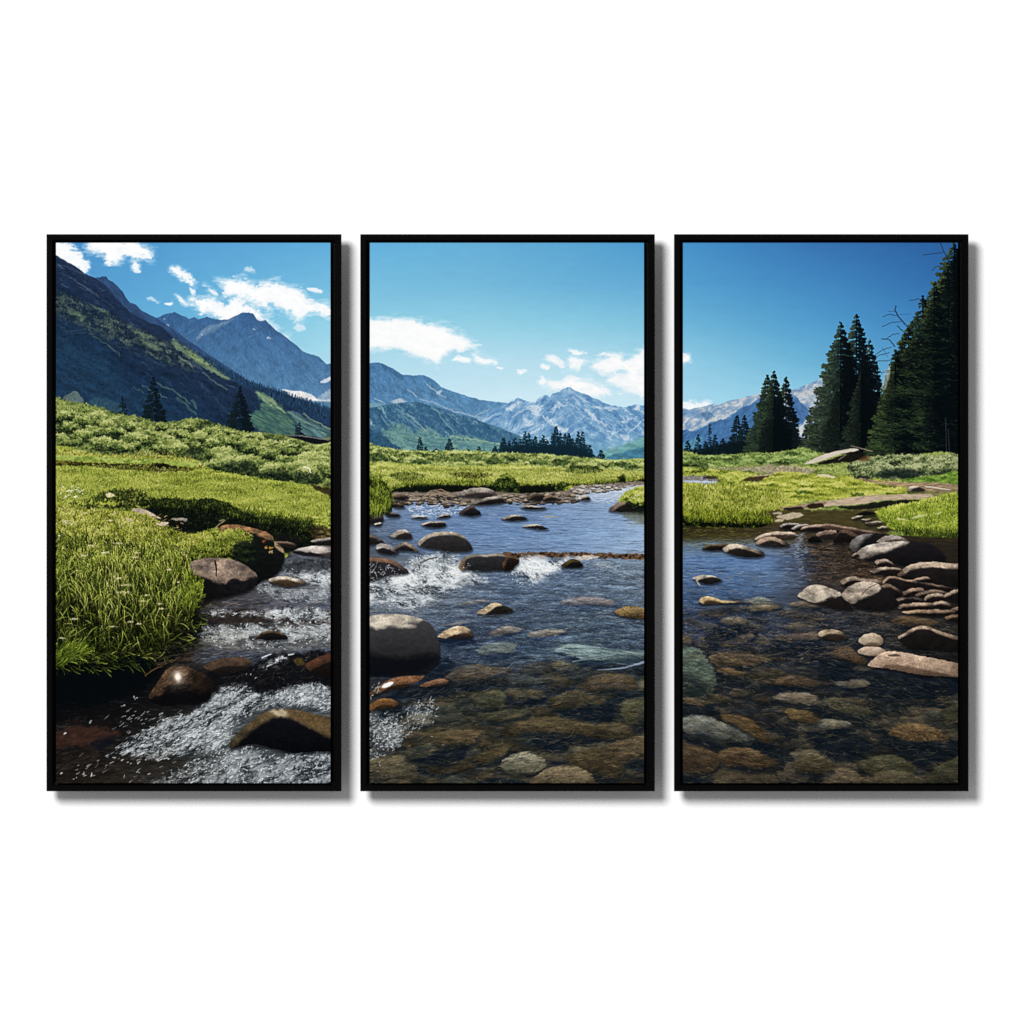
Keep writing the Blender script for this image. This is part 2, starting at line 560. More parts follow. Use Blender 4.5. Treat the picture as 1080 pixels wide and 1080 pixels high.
# ------------------------------------------------------------------------------- sky and clouds
def paint_sky():
    sl, X, Y = grid(PX0, PY0, PX1, 520)
    xs = [59, 200, 348, 390, 500, 600, 679, 720, 860, 1010]
    ys = [256, 300, 340, 380, 420, 450]
    rows = [
        [(68, 138, 198), (85, 158, 212), (92, 170, 220), (96, 174, 222), (98, 172, 216), (88, 164, 212), (76, 154, 207), (68, 146, 204), (54, 118, 182), (42, 98, 162)],
        [(80, 150, 205), (92, 168, 216), (112, 184, 222), (115, 186, 222), (112, 182, 219), (103, 175, 216), (98, 170, 216), (82, 158, 210), (66, 138, 196), (48, 110, 174)],
        [(84, 158, 210), (104, 178, 218), (140, 205, 230), (136, 201, 225), (140, 203, 227), (132, 199, 226), (124, 192, 222), (104, 178, 217), (80, 156, 208), (60, 128, 190)],
        [(90, 165, 212), (130, 195, 225), (164, 215, 234), (168, 215, 234), (174, 218, 237), (172, 218, 237), (162, 213, 234), (138, 200, 228), (102, 176, 216), (75, 145, 200)],
        [(120, 185, 220), (150, 205, 230), (185, 224, 240), (188, 224, 240), (195, 228, 242), (198, 230, 242), (190, 226, 242), (158, 212, 236), (140, 203, 232), (90, 160, 210)],
        [(130, 190, 222), (160, 210, 232), (190, 226, 240), (192, 226, 240), (200, 230, 243), (203, 232, 243), (195, 228, 242), (175, 220, 238), (150, 208, 234), (95, 165, 212)]]
    IMG[sl] = field(xs, ys, rows, X, Y) * (1 + .012 * fbm(X / 14, Y / 5, 3, 3))[..., None]


def cloud(pts, seed, soft=1.6, rough=2.2, alpha=1.0, grey=.5, frac=1.25):
    P = spline(pts)
    g = grid(P[:, 0].min() - 8, P[:, 1].min() - 8, P[:, 0].max() + 8, P[:, 1].max() + 8)
    if g is None:
        return
    sl, X, Y = g
    wx = X + rough * 2.0 * fbm(X / 7, Y / 5, seed, 5, .6)
    wy = Y + rough * 2.0 * fbm(X / 7, Y / 5, seed + 5, 5, .6)
    d = sdf(P, wx, wy)
    w = np.ptp(P, axis=0)
    sc = max(1.6, min(6.5, .3 * float(w.min())))
    n = fbm(X / 8 + .2 * fbm(X / 3, Y / 3, seed + 3, 3), Y / 4.5, seed + 8, 6, .62)
    a = alpha * sstep(.40, -.55, d / sc + frac * n)
    n2 = fbm(X / 11, Y / 4, seed + 28, 5, .6)
    blend(sl, .5 * alpha * sstep(1.1, -.5, d / sc + 1.5 * n2), col((236, 244, 250)))
    C = pal(.5 + .9 * n * grey + .10 * np.clip(-d / 6, 0, 1), [(0, (206, 222, 236)), (.4, (240, 244, 247)), (.7, (252, 252, 250)), (1, (255, 255, 254))])
    blend(sl, a, C)


def paint_clouds():
    C = [
        [(52, 250), (70, 256), (76, 261), (84, 269), (93, 278), (90, 281), (88, 288), (75, 281), (66, 274), (52, 272)],
        [(94, 262), (100, 252), (140, 252), (150, 257), (160, 268), (155, 273), (147, 270), (138, 271), (130, 270), (122, 277), (115, 279), (110, 271), (102, 267)],
        [(180, 284), (184, 282), (194, 288), (203, 296), (201, 300), (192, 294), (184, 290)],
        [(200, 318), (207, 315), (226, 315), (236, 324), (242, 320), (246, 313), (256, 318), (271, 325), (276, 336), (284, 339), (293, 348), (305, 359), (290, 356), (270, 346), (240, 342), (230, 336), (222, 328), (213, 330), (206, 324)],
        [(230, 297), (237, 294), (255, 294), (264, 299), (270, 302), (290, 298), (300, 301), (315, 305), (321, 312), (323, 316), (334, 317), (352, 326), (352, 333), (338, 331), (325, 330), (316, 339), (312, 340), (310, 330), (300, 327), (290, 319), (282, 318), (285, 327), (277, 322), (264, 316), (250, 312), (240, 310), (236, 304)],
        [(382, 338), (400, 336), (420, 336), (436, 337), (450, 340), (465, 345), (480, 352), (492, 358), (504, 369), (495, 367), (488, 370), (478, 369), (470, 374), (466, 379), (460, 382), (448, 378), (436, 373), (425, 369), (410, 367), (400, 367), (382, 366)],
        [(625, 386), (634, 379), (645, 375), (655, 374), (659, 379), (668, 377), (684, 370), (684, 416), (670, 413), (662, 407), (656, 400), (660, 394), (655, 391), (648, 394), (640, 393), (632, 391)],
        [(579, 404), (590, 402), (601, 398), (612, 400), (625, 404), (638, 409), (643, 414), (632, 416), (620, 416), (600, 412), (585, 409)],
        [(714, 373), (726, 374), (728, 380), (714, 384)],
    ]
    for k, p in enumerate(C):
        cloud(p, 20 + k * 3.1, rough=1.9 if k < 5 else 1.3, frac=.7 if k == 5 else 1.2, grey=.25 if k == 5 else .5)
    for k, p in enumerate([
        [(139, 275), (144, 276), (149, 285), (143, 286), (139, 281)], [(174, 321), (181, 318), (180, 323)],
        [(325, 304), (338, 305), (339, 309), (330, 307)], [(215, 300), (219, 302), (230, 311), (224, 309)], [(186, 311), (192, 314), (198, 322), (192, 318)], [(200, 303), (206, 308), (203, 310)],
        [(478, 380), (482, 376), (494, 377), (496, 382), (488, 383)], [(499, 374), (510, 377), (518, 378), (523, 383), (510, 384), (502, 382)], [(523, 387), (531, 387), (527, 390)],
        [(570, 386), (573, 383), (580, 386), (577, 389)], [(577, 379), (584, 376), (592, 382), (594, 388), (586, 385)], [(600, 370), (609, 369), (618, 373), (608, 374)],
        [(600, 379), (604, 376), (619, 379), (616, 383), (609, 389), (601, 387)], [(545, 391), (555, 391), (550, 395)], [(568, 401), (573, 398), (576, 403), (571, 407)],
        [(638, 402), (645, 396), (652, 395), (664, 402), (672, 413), (655, 408)], [(632, 374), (640, 372), (650, 373), (640, 375)],
        [(714, 424), (730, 424), (736, 426), (745, 423), (750, 426), (742, 430), (735, 433), (714, 433)]]):
        cloud(p, 60 + k * 2.3, soft=1.5, rough=1.4, alpha=.85)
    for k, p in enumerate([[(154, 315), (160, 313), (169, 318), (164, 319)], [(258, 284), (263, 281), (269, 287), (262, 287)], [(275, 296), (282, 297), (285, 300), (278, 299)], [(652, 414), (658, 415), (654, 418)], [(310, 344), (318, 342), (322, 347), (314, 348)], [(500, 364), (505, 362), (508, 365)]]):
        cloud(p, 90 + k, soft=1.6, rough=1.6, alpha=.45)


# ------------------------------------------------------------------------------- mountains
def slope_tex(X, Y, ang, lx, ly, seed, o=5, g=.55):
    ca, sa = math.cos(ang), math.sin(ang)
    X = X + 5 * fbm(X / 9, Y / 9, seed + 40, 4, .6)
    Y = Y + 5 * fbm(X / 9, Y / 9, seed + 47, 4, .6)
    return fbm((X * ca + Y * sa) / lx, (-X * sa + Y * ca) / ly, seed, o, g)


def paint_mountains():
    # blue peak behind the left slope
    R = [(56, 330), (150, 334), (164, 334.5), (184, 328.5), (191, 332), (199, 336), (204, 334), (209, 337), (218, 334), (227, 337), (238, 337), (246, 334), (255, 330), (262, 329.6), (267, 331), (271, 336), (276, 339), (280, 337), (285, 342), (291, 348), (300, 354), (310, 362), (320, 371), (336, 376), (341, 381), (345, 384), (352, 381)]

    def f(X, Y, d):
        n = slope_tex(X, Y, 1.0, 12, 3.0, 4) * .7 + .5 * slope_tex(X, Y, -.6, 10, 3, 8)
        t = np.clip((Y - 330) / 90, 0, 1)
        base = col((56, 96, 142)) + (col((86, 132, 172)) - col((56, 96, 142))) * t[..., None]
        return base * (1 + .20 * n)[..., None]
    below(R, f, rough=1.2, rs=5, seed=2, ymax=460)
    patch([(214, 346), (228, 341), (243, 336), (252, 333), (240, 341), (228, 348), (214, 354), (206, 360)], (118, 142, 166), .65, 1.5, 1.2, seed=4, tex=.3, ts=(6, 2), ang=-.5)
    for p in ([(266, 346.5), (269, 347), (268.5, 348.5)], [(281, 356.5), (283.5, 355), (286, 357), (282, 357.5)], [(172, 335.5), (174, 336), (173.5, 337)], [(212, 352.5), (214, 352), (213, 354)], [(175, 341.5), (178, 343), (177, 344.5)]):
        patch(p, (196, 212, 228), .75, .8, .6, seed=6)
    for p in ([(255, 344), (262, 352)], [(262, 356), (272, 352)], [(250, 378), (258, 376)], [(204, 358), (212, 354)], [(300, 396), (310, 398)], [(322, 398), (334, 402)], [(329, 404), (348, 391)]):
        line(p, (130, 162, 192), .8, .3, 1.4)
    patch([(298, 411), (306, 411.5), (318, 412.5), (330, 417), (338, 421), (352, 421), (352, 424), (330, 423.5), (312, 420)], (240, 234, 228), 1, .8, .6, seed=8, tex=.08)
    patch([(338, 403), (343, 399), (352, 396), (352, 399), (345, 403)], (225, 228, 232), .9, .8, .5)
    patch([(334, 421), (342, 414), (352, 410), (352, 422), (342, 422)], (170, 185, 200), .7, 1, .7, tex=.2)
    patch([(316, 424), (352, 424), (352, 436), (330, 432)], (82, 128, 160), .9, 1, .5, tex=.15)

    GU = [(0, (40, 74, 118)), (.5, (78, 122, 164)), (1, (128, 164, 194))]
    dabs([(170, 336), (200, 340), (240, 340), (262, 333), (258, 380), (250, 400), (210, 372), (184, 352)], 420, 9, .8, 1.0, GU, 801, da=.22, alpha=.22, bend=.4)
    dabs([(262, 333), (284, 344), (312, 366), (340, 384), (346, 420), (300, 412), (258, 398)], 620, 9, .8, -1.0, GU, 802, da=.22, alpha=.22, bend=.4)
    # knob ridge and the long near slope on the left
    R2 = [(90, 296), (100, 293), (105, 292), (107, 291), (112, 291.5), (114, 295), (119, 297), (124, 302), (129, 307), (133, 314), (137, 319), (143, 321), (150, 328), (160, 333), (166, 336), (180, 345), (200, 360), (230, 380), (260, 400)]
    below(R2, lambda X, Y, d: (col((50, 78, 116)) * (1 + .25 * slope_tex(X, Y, .9, 9, 2.5, 14))[..., None]), rough=.6, seed=3, ymax=440)
    R1 = [(56, 267), (59, 269), (65, 273), (75, 278), (85, 285), (92, 290), (100, 293), (106, 297), (115, 304), (120, 311), (127, 319), (136, 328), (145, 334), (160, 341), (170, 344), (176, 349), (182, 355), (184, 358), (190, 362), (200, 367), (212, 376), (225, 384), (235, 391), (250, 397), (262, 402), (280, 409), (300, 415), (320, 423), (340, 430), (352, 434)]

    def f1(X, Y, d):
        n = slope_tex(X, Y, .52, 20, 2.6, 21, 5, .6)
        n2 = fbm(X / 3, Y / 2.4, 22, 3)
        band = np.clip((Y - (270 + .62 * (X - 59))) / 60, 0, 1)
        c = pal(np.clip(d / 90, 0, 1), [(0, (35, 52, 80)), (.25, (31, 49, 76)), (.5, (27, 47, 73)), (.75, (26, 50, 77)), (1, (31, 59, 86))])
        c = c * (1 + .28 * n + .16 * n2)[..., None]
        # ledges catching light near the top
        lg = sstep(.28, .6, n) * sstep(2, 8, d) * sstep(75, 25, d) * .5
        return c + (col((104, 122, 142)) - c) * lg[..., None]
    below(R1, f1, rough=.8, rs=3, seed=5, ymax=480)
    for p, a in (([(59, 278), (70, 281), (90, 290)], .6), ([(74, 292), (88, 302), (104, 312)], .8), ([(80, 297), (96, 306)], .55), ([(90, 305), (110, 317), (120, 324)], .45), ([(62, 287), (76, 293)], .4), ([(60, 272), (78, 283), (96, 293)], .3)):
        line(p, (120, 136, 156), .8, a * .6, 1.2, seed=int(p[0][0]))
    # pale green alpine ledges
    sl, X, Y = grid(56, 300, 215, 400)
    top = 306 + .46 * (X - 59)
    th = 24 + 4 * fbm(X / 12, Y * 0, 31, 3)
    inb = sstep(-3, 5, Y - top) * sstep(th + 8, th - 6, Y - top) * sstep(214, 190, X)
    n = slope_tex(X, Y, .45, 9, 3.2, 33, 4, .6) + .35 * fbm(X / 2.2, Y / 2, 34, 3, .6)
    blend(sl, inb * sstep(-.30, .12, n) * .9, pal(.5 + .9 * n, [(0, (28, 44, 58)), (.4, (46, 63, 70)), (.7, (70, 86, 84)), (1, (112, 124, 108))]))
    blend(sl, inb * sstep(-.02, -.3, n) * .55, col((22, 38, 58)))
    dabs([(56, 308), (100, 322), (150, 348), (200, 372), (215, 382), (200, 392), (150, 372), (100, 350), (56, 336)], 900, 2.2, .8, 1.57, [(0, (18, 32, 48)), (.6, (36, 54, 62)), (1, (84, 102, 86))], 36, alpha=.7, da=.3)
    dabs([(56, 336), (110, 352), (160, 376), (220, 396), (300, 436), (330, 450), (250, 456), (56, 430)], 3600, 2.4, .8, 1.57, [(0, (20, 38, 60)), (.7, (34, 58, 82)), (1, (52, 80, 98))], 37, alpha=.38, da=.25)
    for p in ([(70, 325), (80, 328), (90, 334), (84, 335), (74, 331)], [(94, 320), (104, 324), (116, 329), (108, 329)], [(144, 348), (158, 354), (164, 357), (152, 356)], [(147, 358), (160, 362), (172, 368), (168, 370), (158, 366)]):
        patch(p, (104, 124, 98), .65, 1.2, 1.4, seed=p[0][0], tex=.4)
    for p, a in (([(94, 352), (104, 358), (116, 366), (128, 374)], .7), ([(112, 364), (124, 372)], .5), ([(72, 348), (100, 346), (112, 350)], .35), ([(60, 342), (76, 352), (90, 350)], .3), ([(120, 362), (134, 369)], .35), ([(86, 344), (104, 347)], .4)):
        line(p, (96, 114, 110), 1.2, a * .6, 2.2, seed=int(p[0][1]))
    patch([(182, 357), (190, 362), (202, 369), (215, 377), (228, 385), (240, 394), (246, 401), (238, 399), (225, 393), (214, 388), (205, 381), (195, 373), (184, 366)], (78, 102, 90), .95, 1, 1.6, seed=41, tex=.9, ts=(5, 1.4), ang=.5, c2=(124, 142, 110))
    patch([(196, 368), (206, 374), (218, 381), (226, 386), (212, 383), (202, 377)], (138, 158, 106), .7, 1, .9, seed=42, tex=.2)
    for p, c, w in (([(188, 376), (196, 380), (203, 387)], (150, 160, 132), 2), ([(193, 368), (210, 378)], (60, 90, 70), 1.2), ([(206, 382), (222, 390)], (70, 100, 84), 1.2), ([(218, 388), (230, 393), (240, 399)], (150, 165, 125), 1.5), ([(214, 393), (228, 403), (240, 411)], (125, 145, 120), 1.4), ([(150, 406), (160, 412), (176, 420)], (120, 150, 130), 1.0), ([(164, 403), (182, 412), (200, 424)], (112, 140, 122), 1.6), ([(186, 420), (198, 428), (206, 438)], (84, 120, 108), 3), ([(140, 408), (152, 414)], (80, 110, 110), 1.2), ([(202, 422), (208, 430)], (96, 130, 112), 3)):
        line(p, c, w, .45, 2.0, seed=int(p[0][0] + 1))
    dabs([(182, 356), (200, 366), (225, 384), (252, 398), (246, 402), (222, 388), (196, 370)], 90, 1.6, .8, 1.57, [(0, (30, 52, 66)), (1, (44, 70, 80))], 44, alpha=.9)
    # forest band along the ridge, then the sunlit meadow slope
    patch([(205, 371), (230, 387), (262, 402), (300, 416), (352, 434), (352, 450), (320, 436), (296, 424), (276, 412), (250, 404)], (34, 62, 92), .85, 1.2, 1.0, seed=46, tex=.3, ts=(2, 3))
    rng = np.random.default_rng(5)
    n = 900
    q = inside([(206, 371), (232, 387), (262, 402), (300, 415), (352, 433), (352, 446), (320, 434), (296, 424), (270, 412), (240, 398)], n, rng)
    strokes(q[:, 0], q[:, 1], 2.5 + 1.5 * rng.random(n), np.full(n, 1.57), np.full(n, 1.0), jitter(col((34, 60, 86)), n, rng, .22, .02), 0, .8)
    patch([(270, 413), (276, 414), (290, 423), (300, 432), (308, 440), (313, 448), (313, 460), (298, 461), (282, 458), (268, 452), (262, 444), (262, 436), (272, 434), (276, 426)], (52, 84, 86), 1, 2.6, 2.4, seed=51, tex=1.0, ts=(6, 1.4), ang=.5, c2=(86, 124, 106))
    patch([(270, 413), (276, 414.5), (288, 422), (296, 429), (302, 436), (292, 431), (280, 425), (275, 420)], (138, 160, 122), .8, .9, 1.2, seed=52, tex=.25)
    patch([(304, 434), (318, 438), (334, 446), (352, 455), (352, 468), (335, 463), (318, 456), (312, 446)], (84, 118, 118), .9, 2.4, 2.0, seed=54, tex=.4, ts=(8, 2), ang=.5)
    for p, c in (([(320, 436), (330, 443), (352, 454)], (140, 165, 140)), ([(304, 434), (320, 444), (345, 459)], (130, 160, 138)), ([(312, 446), (330, 456)], (44, 76, 90)), ([(322, 446), (348, 458)], (40, 72, 92)), ([(284, 424), (300, 437), (310, 443)], (52, 84, 84)), ([(276, 436), (296, 450)], (66, 104, 96)), ([(268, 444), (290, 452)], (70, 112, 100))):
        line(p, c, 1.5, .7, 1.2, seed=int(p[0][0] + 2))
    patch([(66, 419), (72, 415), (80, 412.5), (84, 417), (88, 421), (86, 427), (70, 427)], (92, 110, 108), .95, .8, .8, seed=58, tex=.25)
    patch([(94, 423), (100, 419), (118, 422), (132, 429), (130, 438), (108, 434), (94, 428)], (52, 84, 100), .7, 1.5, 1.0, seed=59, tex=.3)

    # long blue shoulder
    RB = [(382, 383), (390, 383), (399, 382), (410, 386), (418, 391), (425, 395), (437, 395.5), (449, 396), (458, 401), (465, 408), (476, 412), (490, 417), (505, 421), (525, 424), (534, 425), (528, 430), (519, 434)]
    RB = RB[:-2] + [(546, 436)]

    def fB(X, Y, d):
        n = slope_tex(X, Y, .65, 14, 3.0, 81, 5, .6)
        c = pal(np.clip((X - 390) / 130 * .6 + np.clip(d / 60, 0, 1) * .5, 0, 1), [(0, (70, 116, 160)), (.5, (86, 134, 174)), (1, (104, 152, 190))])
        c = c * (1 + .20 * n + .1 * fbm(X / 2, Y / 2, 84, 2))[..., None]
        return c
    below(RB, fB, rough=.9, rs=4, seed=11, ymax=492)
    patch([(460, 414), (466, 411), (463, 416)], (190, 212, 228), .9, .7, .4)
    for p in ([(443, 421), (456, 424), (480, 434), (505, 440), (520, 448)], [(412, 424), (422, 420), (430, 424)], [(395, 420), (406, 426)], [(450, 405), (470, 420)], [(430, 410), (440, 418)], [(520, 440), (534, 430)], [(502, 438), (516, 432)]):
        line(p, (168, 186, 200), 1.3, .7, 1.2, seed=int(p[0][0]))
    patch([(414, 424), (421, 420.5), (427, 424), (418, 426)], (196, 204, 210), .8, .9, .5)
    patch([(390, 425), (404, 426), (410, 428), (396, 430), (384, 430)], (120, 160, 170), .8, 1, .6)
    patch([(506, 439), (520, 432), (536, 426), (545, 430), (546, 446), (530, 452), (518, 448)], (150, 176, 198), .6, 2, 1.5, seed=83, tex=.5, ts=(5, 2), ang=-.5, c2=(90, 138, 180))
    # central snowy massif
    R3 = [(496, 446), (505, 441), (512, 437), (519, 434), (526, 429.5), (533, 426), (540, 423), (546, 420), (552, 422), (560, 424), (565, 424), (567, 420), (571, 418), (577, 416), (580, 419.5), (583, 415), (590, 413), (594, 410.5), (598, 408), (602, 409), (608, 412), (618, 416), (630, 421), (640, 426), (650, 428.5), (660, 429.5), (670, 427), (684, 427)]

    def f3(X, Y, d):
        n = slope_tex(X, Y, .75, 11, 3.2, 61, 4) * sstep(595, 625, X) + slope_tex(X, Y, -.75, 11, 3.2, 62, 4) * sstep(605, 580, X)
        m = fbm(X / 6, Y / 5, 63, 5, .6)
        c = pal(.5 + .55 * n + .3 * m, [(0, (70, 118, 166)), (.4, (98, 146, 190)), (.66, (132, 174, 208)), (.85, (176, 202, 224)), (1, (212, 224, 234))])
        hz = sstep(450, 482, Y)[..., None] * .5
        return c + (col((112, 168, 190)) - c) * hz
    below(R3, f3, rough=1.2, rs=4, seed=9, ymax=492)
    snow = [[(556, 428), (566, 427.5), (571, 432), (567, 439), (560, 434)], [(568, 436), (576, 440), (586, 447), (599, 453), (594, 456), (584, 450), (576, 443)], [(581, 433), (588, 424.5), (594, 426), (600, 425), (590, 430), (583, 434)], [(595, 421), (599, 421), (599, 423)], [(617, 432), (622, 432), (629, 440), (636, 445), (643, 449.5), (637, 448), (626, 442)], [(625, 428), (633, 428), (634, 431), (628, 431)], [(636, 429.5), (648, 429.5), (653, 430.5), (643, 433)], [(640, 452), (648, 457), (643, 456)], [(658, 430), (668, 437.5), (664, 437), (658, 431)], [(650, 446), (660, 443), (673, 439), (664, 443.5), (655, 446)], [(655, 458), (664, 460), (662, 465), (656, 462)], [(535, 430), (545, 424), (551, 424), (542, 431), (535, 434)], [(551, 438), (556, 441), (560, 448), (553, 444)], [(558, 457), (566, 452), (570, 453), (562, 458)], [(668, 432), (674, 428), (672, 432)], [(579, 442), (586, 441), (582, 443)]]
    for k, p in enumerate(snow):
        patch(p, (224, 231, 237), .66, 1.0, 1.5, rs=2.2, seed=70 + k, tex=.14, ts=(3, 1.2), ang=.6)
    for p in ([(600, 410), (612, 420), (622, 425)], [(598, 424), (612, 432)], [(590, 414), (596, 411)], [(604, 418), (612, 424)], [(660, 460), (679, 442)], [(664, 455), (676, 446)], [(640, 463), (656, 452)], [(545, 436), (556, 430)], [(540, 440), (552, 434)], [(610, 444), (618, 438)], [(582, 448), (592, 440)], [(600, 460), (610, 452), (620, 450)], [(654, 438), (662, 446)]):
        line(p, (200, 216, 230), 1.0, .6, 1.2, seed=int(p[0][1]))
    GM = [(0, (66, 112, 160)), (.45, (104, 150, 192)), (.8, (170, 198, 220)), (1, (226, 232, 238))]
    dabs([(392, 388), (424, 398), (456, 402), (480, 416), (516, 428), (500, 438), (450, 424), (392, 424)], 420, 9, .8, -.85, [(0, (60, 104, 150)), (.6, (92, 138, 178)), (1, (150, 184, 206))], 803, da=.2, alpha=.22, bend=.4)
    dabs([(600, 411), (630, 424), (660, 432), (679, 432), (679, 462), (640, 468), (604, 450)], 520, 8, .7, -.75, GM, 804, da=.22, alpha=.32, bend=.4)
    dabs([(600, 411), (580, 420), (560, 426), (540, 426), (506, 442), (530, 456), (580, 464), (602, 450)], 520, 8, .7, .75, GM, 805, da=.22, alpha=.32, bend=.4)
    # darker wooded foothill
    RC = [(382, 432), (390, 430), (405, 427.5), (420, 425), (437, 423.5), (447, 425), (460, 428.5), (475, 434.5), (485, 437), (500, 441), (515, 447), (525, 450), (535, 454.5), (550, 460), (565, 466), (580, 472), (600, 480)]

    def fC(X, Y, d):
        n = slope_tex(X, Y, .75, 16, 2.4, 91, 5, .62)
        c = pal(.5 + .6 * n + .25 * fbm(X / 1.8, Y / 1.8, 92, 2), [(0, (42, 80, 114)), (.5, (62, 106, 138)), (.78, (98, 140, 160)), (1, (156, 182, 186))])
        return c + (col((96, 146, 164)) - c) * (sstep(455, 482, Y) * .55)[..., None]
    below(RC, fC, rough=.9, rs=3, seed=12, ymax=492)
    patch([(404, 456), (412, 449), (425, 448), (438, 456), (444, 452), (456, 451), (468, 460), (485, 458), (505, 463), (530, 470), (540, 478), (404, 480)], (84, 128, 134), .85, 2.2, 2.6, seed=94, tex=1.0, ts=(5, 2), c2=(128, 166, 150))
    for p, c in (([(426, 462), (440, 466), (452, 470)], (60, 104, 112)), ([(440, 470), (470, 472)], (64, 112, 122)), ([(475, 460), (500, 464), (528, 468)], (150, 182, 150)), ([(420, 456), (436, 462)], (90, 140, 122)), ([(484, 468), (530, 474)], (80, 130, 140)), ([(430, 436), (440, 445), (450, 454)], (140, 166, 172)), ([(420, 432), (434, 446), (442, 452)], (104, 142, 158)), ([(460, 432), (470, 446), (480, 456)], (112, 150, 164)), ([(402, 438), (410, 450)], (110, 150, 152)), ([(472, 436), (486, 448)], (90, 132, 150))):
        line(p, c, 1.3, .75, 1.4, seed=int(p[0][0]))
    dabs([(404, 452), (430, 450), (470, 460), (530, 470), (530, 476), (410, 476)], 130, 2.2, 1.1, 1.57, [(0, (40, 84, 100)), (1, (80, 130, 130))], 95, alpha=.7)
    patch([(382, 452), (395, 455), (405, 460), (414, 467), (424, 474), (424, 482), (382, 482)], (46, 84, 112), .95, 1.3, 1.0, seed=96, tex=.25, ts=(2, 2))
    patch([(634, 478), (650, 472), (666, 466), (684, 462), (684, 492), (640, 490)], (106, 160, 160), .9, 2, 1.0, seed=97, tex=.25, ts=(6, 2))
    patch([(640, 482), (655, 477), (672, 473), (684, 472), (684, 490), (645, 488)], (66, 122, 148), .95, 1.2, .8, seed=98, tex=.25, ts=(5, 2))

    # mountains of the right print
    R4 = [(714, 433), (725, 432), (735, 430), (740, 429), (748, 427), (753, 425), (757, 427), (765, 424), (778, 421), (784, 419), (797, 416), (810, 412), (825, 412), (836, 411), (848, 407), (856, 403), (866, 399), (876, 396)]

    def f4(X, Y, d):
        n = slope_tex(X, Y, -.55, 9, 3.0, 101, 5, .6) + .4 * fbm(X / 3, Y / 3, 102, 4)
        return pal(.52 + .55 * n, [(0, (88, 124, 166)), (.4, (130, 160, 190)), (.6, (176, 188, 200)), (.8, (208, 208, 206)), (1, (234, 230, 224))])
    below(R4, f4, rough=1.0, rs=4, seed=13, ymax=492)
    patch([(714, 430), (728, 432), (738, 432), (746, 440), (738, 442), (726, 440), (714, 444)], (100, 142, 186), .75, 1.5, 1.2, seed=103, tex=.3, ts=(5, 2), ang=-.4)
    patch([(740, 436), (748, 434), (753, 440), (744, 443)], (86, 122, 164), .8, 1, 1, seed=104, tex=.3)
    patch([(714, 458), (735, 453), (750, 446), (765, 441), (773, 436), (782, 430), (792, 426), (805, 424), (805, 492), (714, 492)], (66, 112, 162), .97, 1.2, 1.4, seed=105, tex=.22, ts=(5, 2), ang=-.7)
    patch([(714, 470), (735, 462), (742, 462), (730, 478), (714, 482)], (84, 146, 172), .8, 2, 1.5, seed=106, tex=.3)
    patch([(834, 418), (841, 420), (848, 428), (854, 433), (850, 442), (842, 447), (834, 440)], (70, 112, 164), .97, 1, .8, seed=107, tex=.2, ts=(4, 2), ang=.8)
    patch([(842, 414), (850, 420), (856, 430), (864, 424), (868, 412), (856, 410)], (196, 200, 202), .5, 1.5, 1.5, seed=108, tex=.3, ts=(4, 2), ang=.8)


# ------------------------------------------------------------------------------- far trees
def paint_far_trees():
    D, L = (16, 40, 54), (40, 76, 82)
    k = 0
    for x, t, b, w in ((522, 470, 477, 3), (531, 462, 477, 4.5), (537, 465, 478, 3), (543, 462, 478, 4), (549, 463, 477, 3.5), (554, 455, 478, 3.5), (558, 457, 478, 3), (562, 463, 478, 3), (565, 460, 478, 3.4), (570, 464, 478, 3), (573, 459, 479, 3.6), (577, 463, 479, 3), (583, 457, 480, 3.5), (586.5, 450, 480, 5), (591, 456, 480, 4), (596, 457, 481, 4.2), (600, 457, 481, 4.5), (604, 462, 481, 4), (610, 455, 482, 4.2), (614.5, 455, 482, 3.8), (619, 469, 482, 4), (622, 469, 483, 3.5), (634, 474.5, 484, 4), (443, 461, 475, 2.6), (474, 462.5, 476, 4), (505, 471, 478, 3), (449, 471, 477, 2), (494, 474, 478, 4), (460, 473, 478, 5)):
        conifer(x, t, b + 2, w * 1.35, D, L, 200 + k, lit=.3, step=1.8, dens=2.4)
        k += 1
    patch([(534, 472), (560, 470), (586, 470), (606, 470), (620, 475), (630, 484), (600, 484), (560, 481), (530, 480)], (16, 40, 52), .9, 1.5, 1.2, seed=111)
    D2, L2 = (12, 24, 30), (44, 66, 60)
    for x, t, b, w in ((129, 418.5, 438, 5.5), (161.5, 397.5, 444, 13), (253, 408, 457, 16), (316, 446, 461, 5.5)):
        conifer(x, t, b, w, D2, L2, 240 + k, lit=.3, step=3.4, dens=1.3)
        k += 1


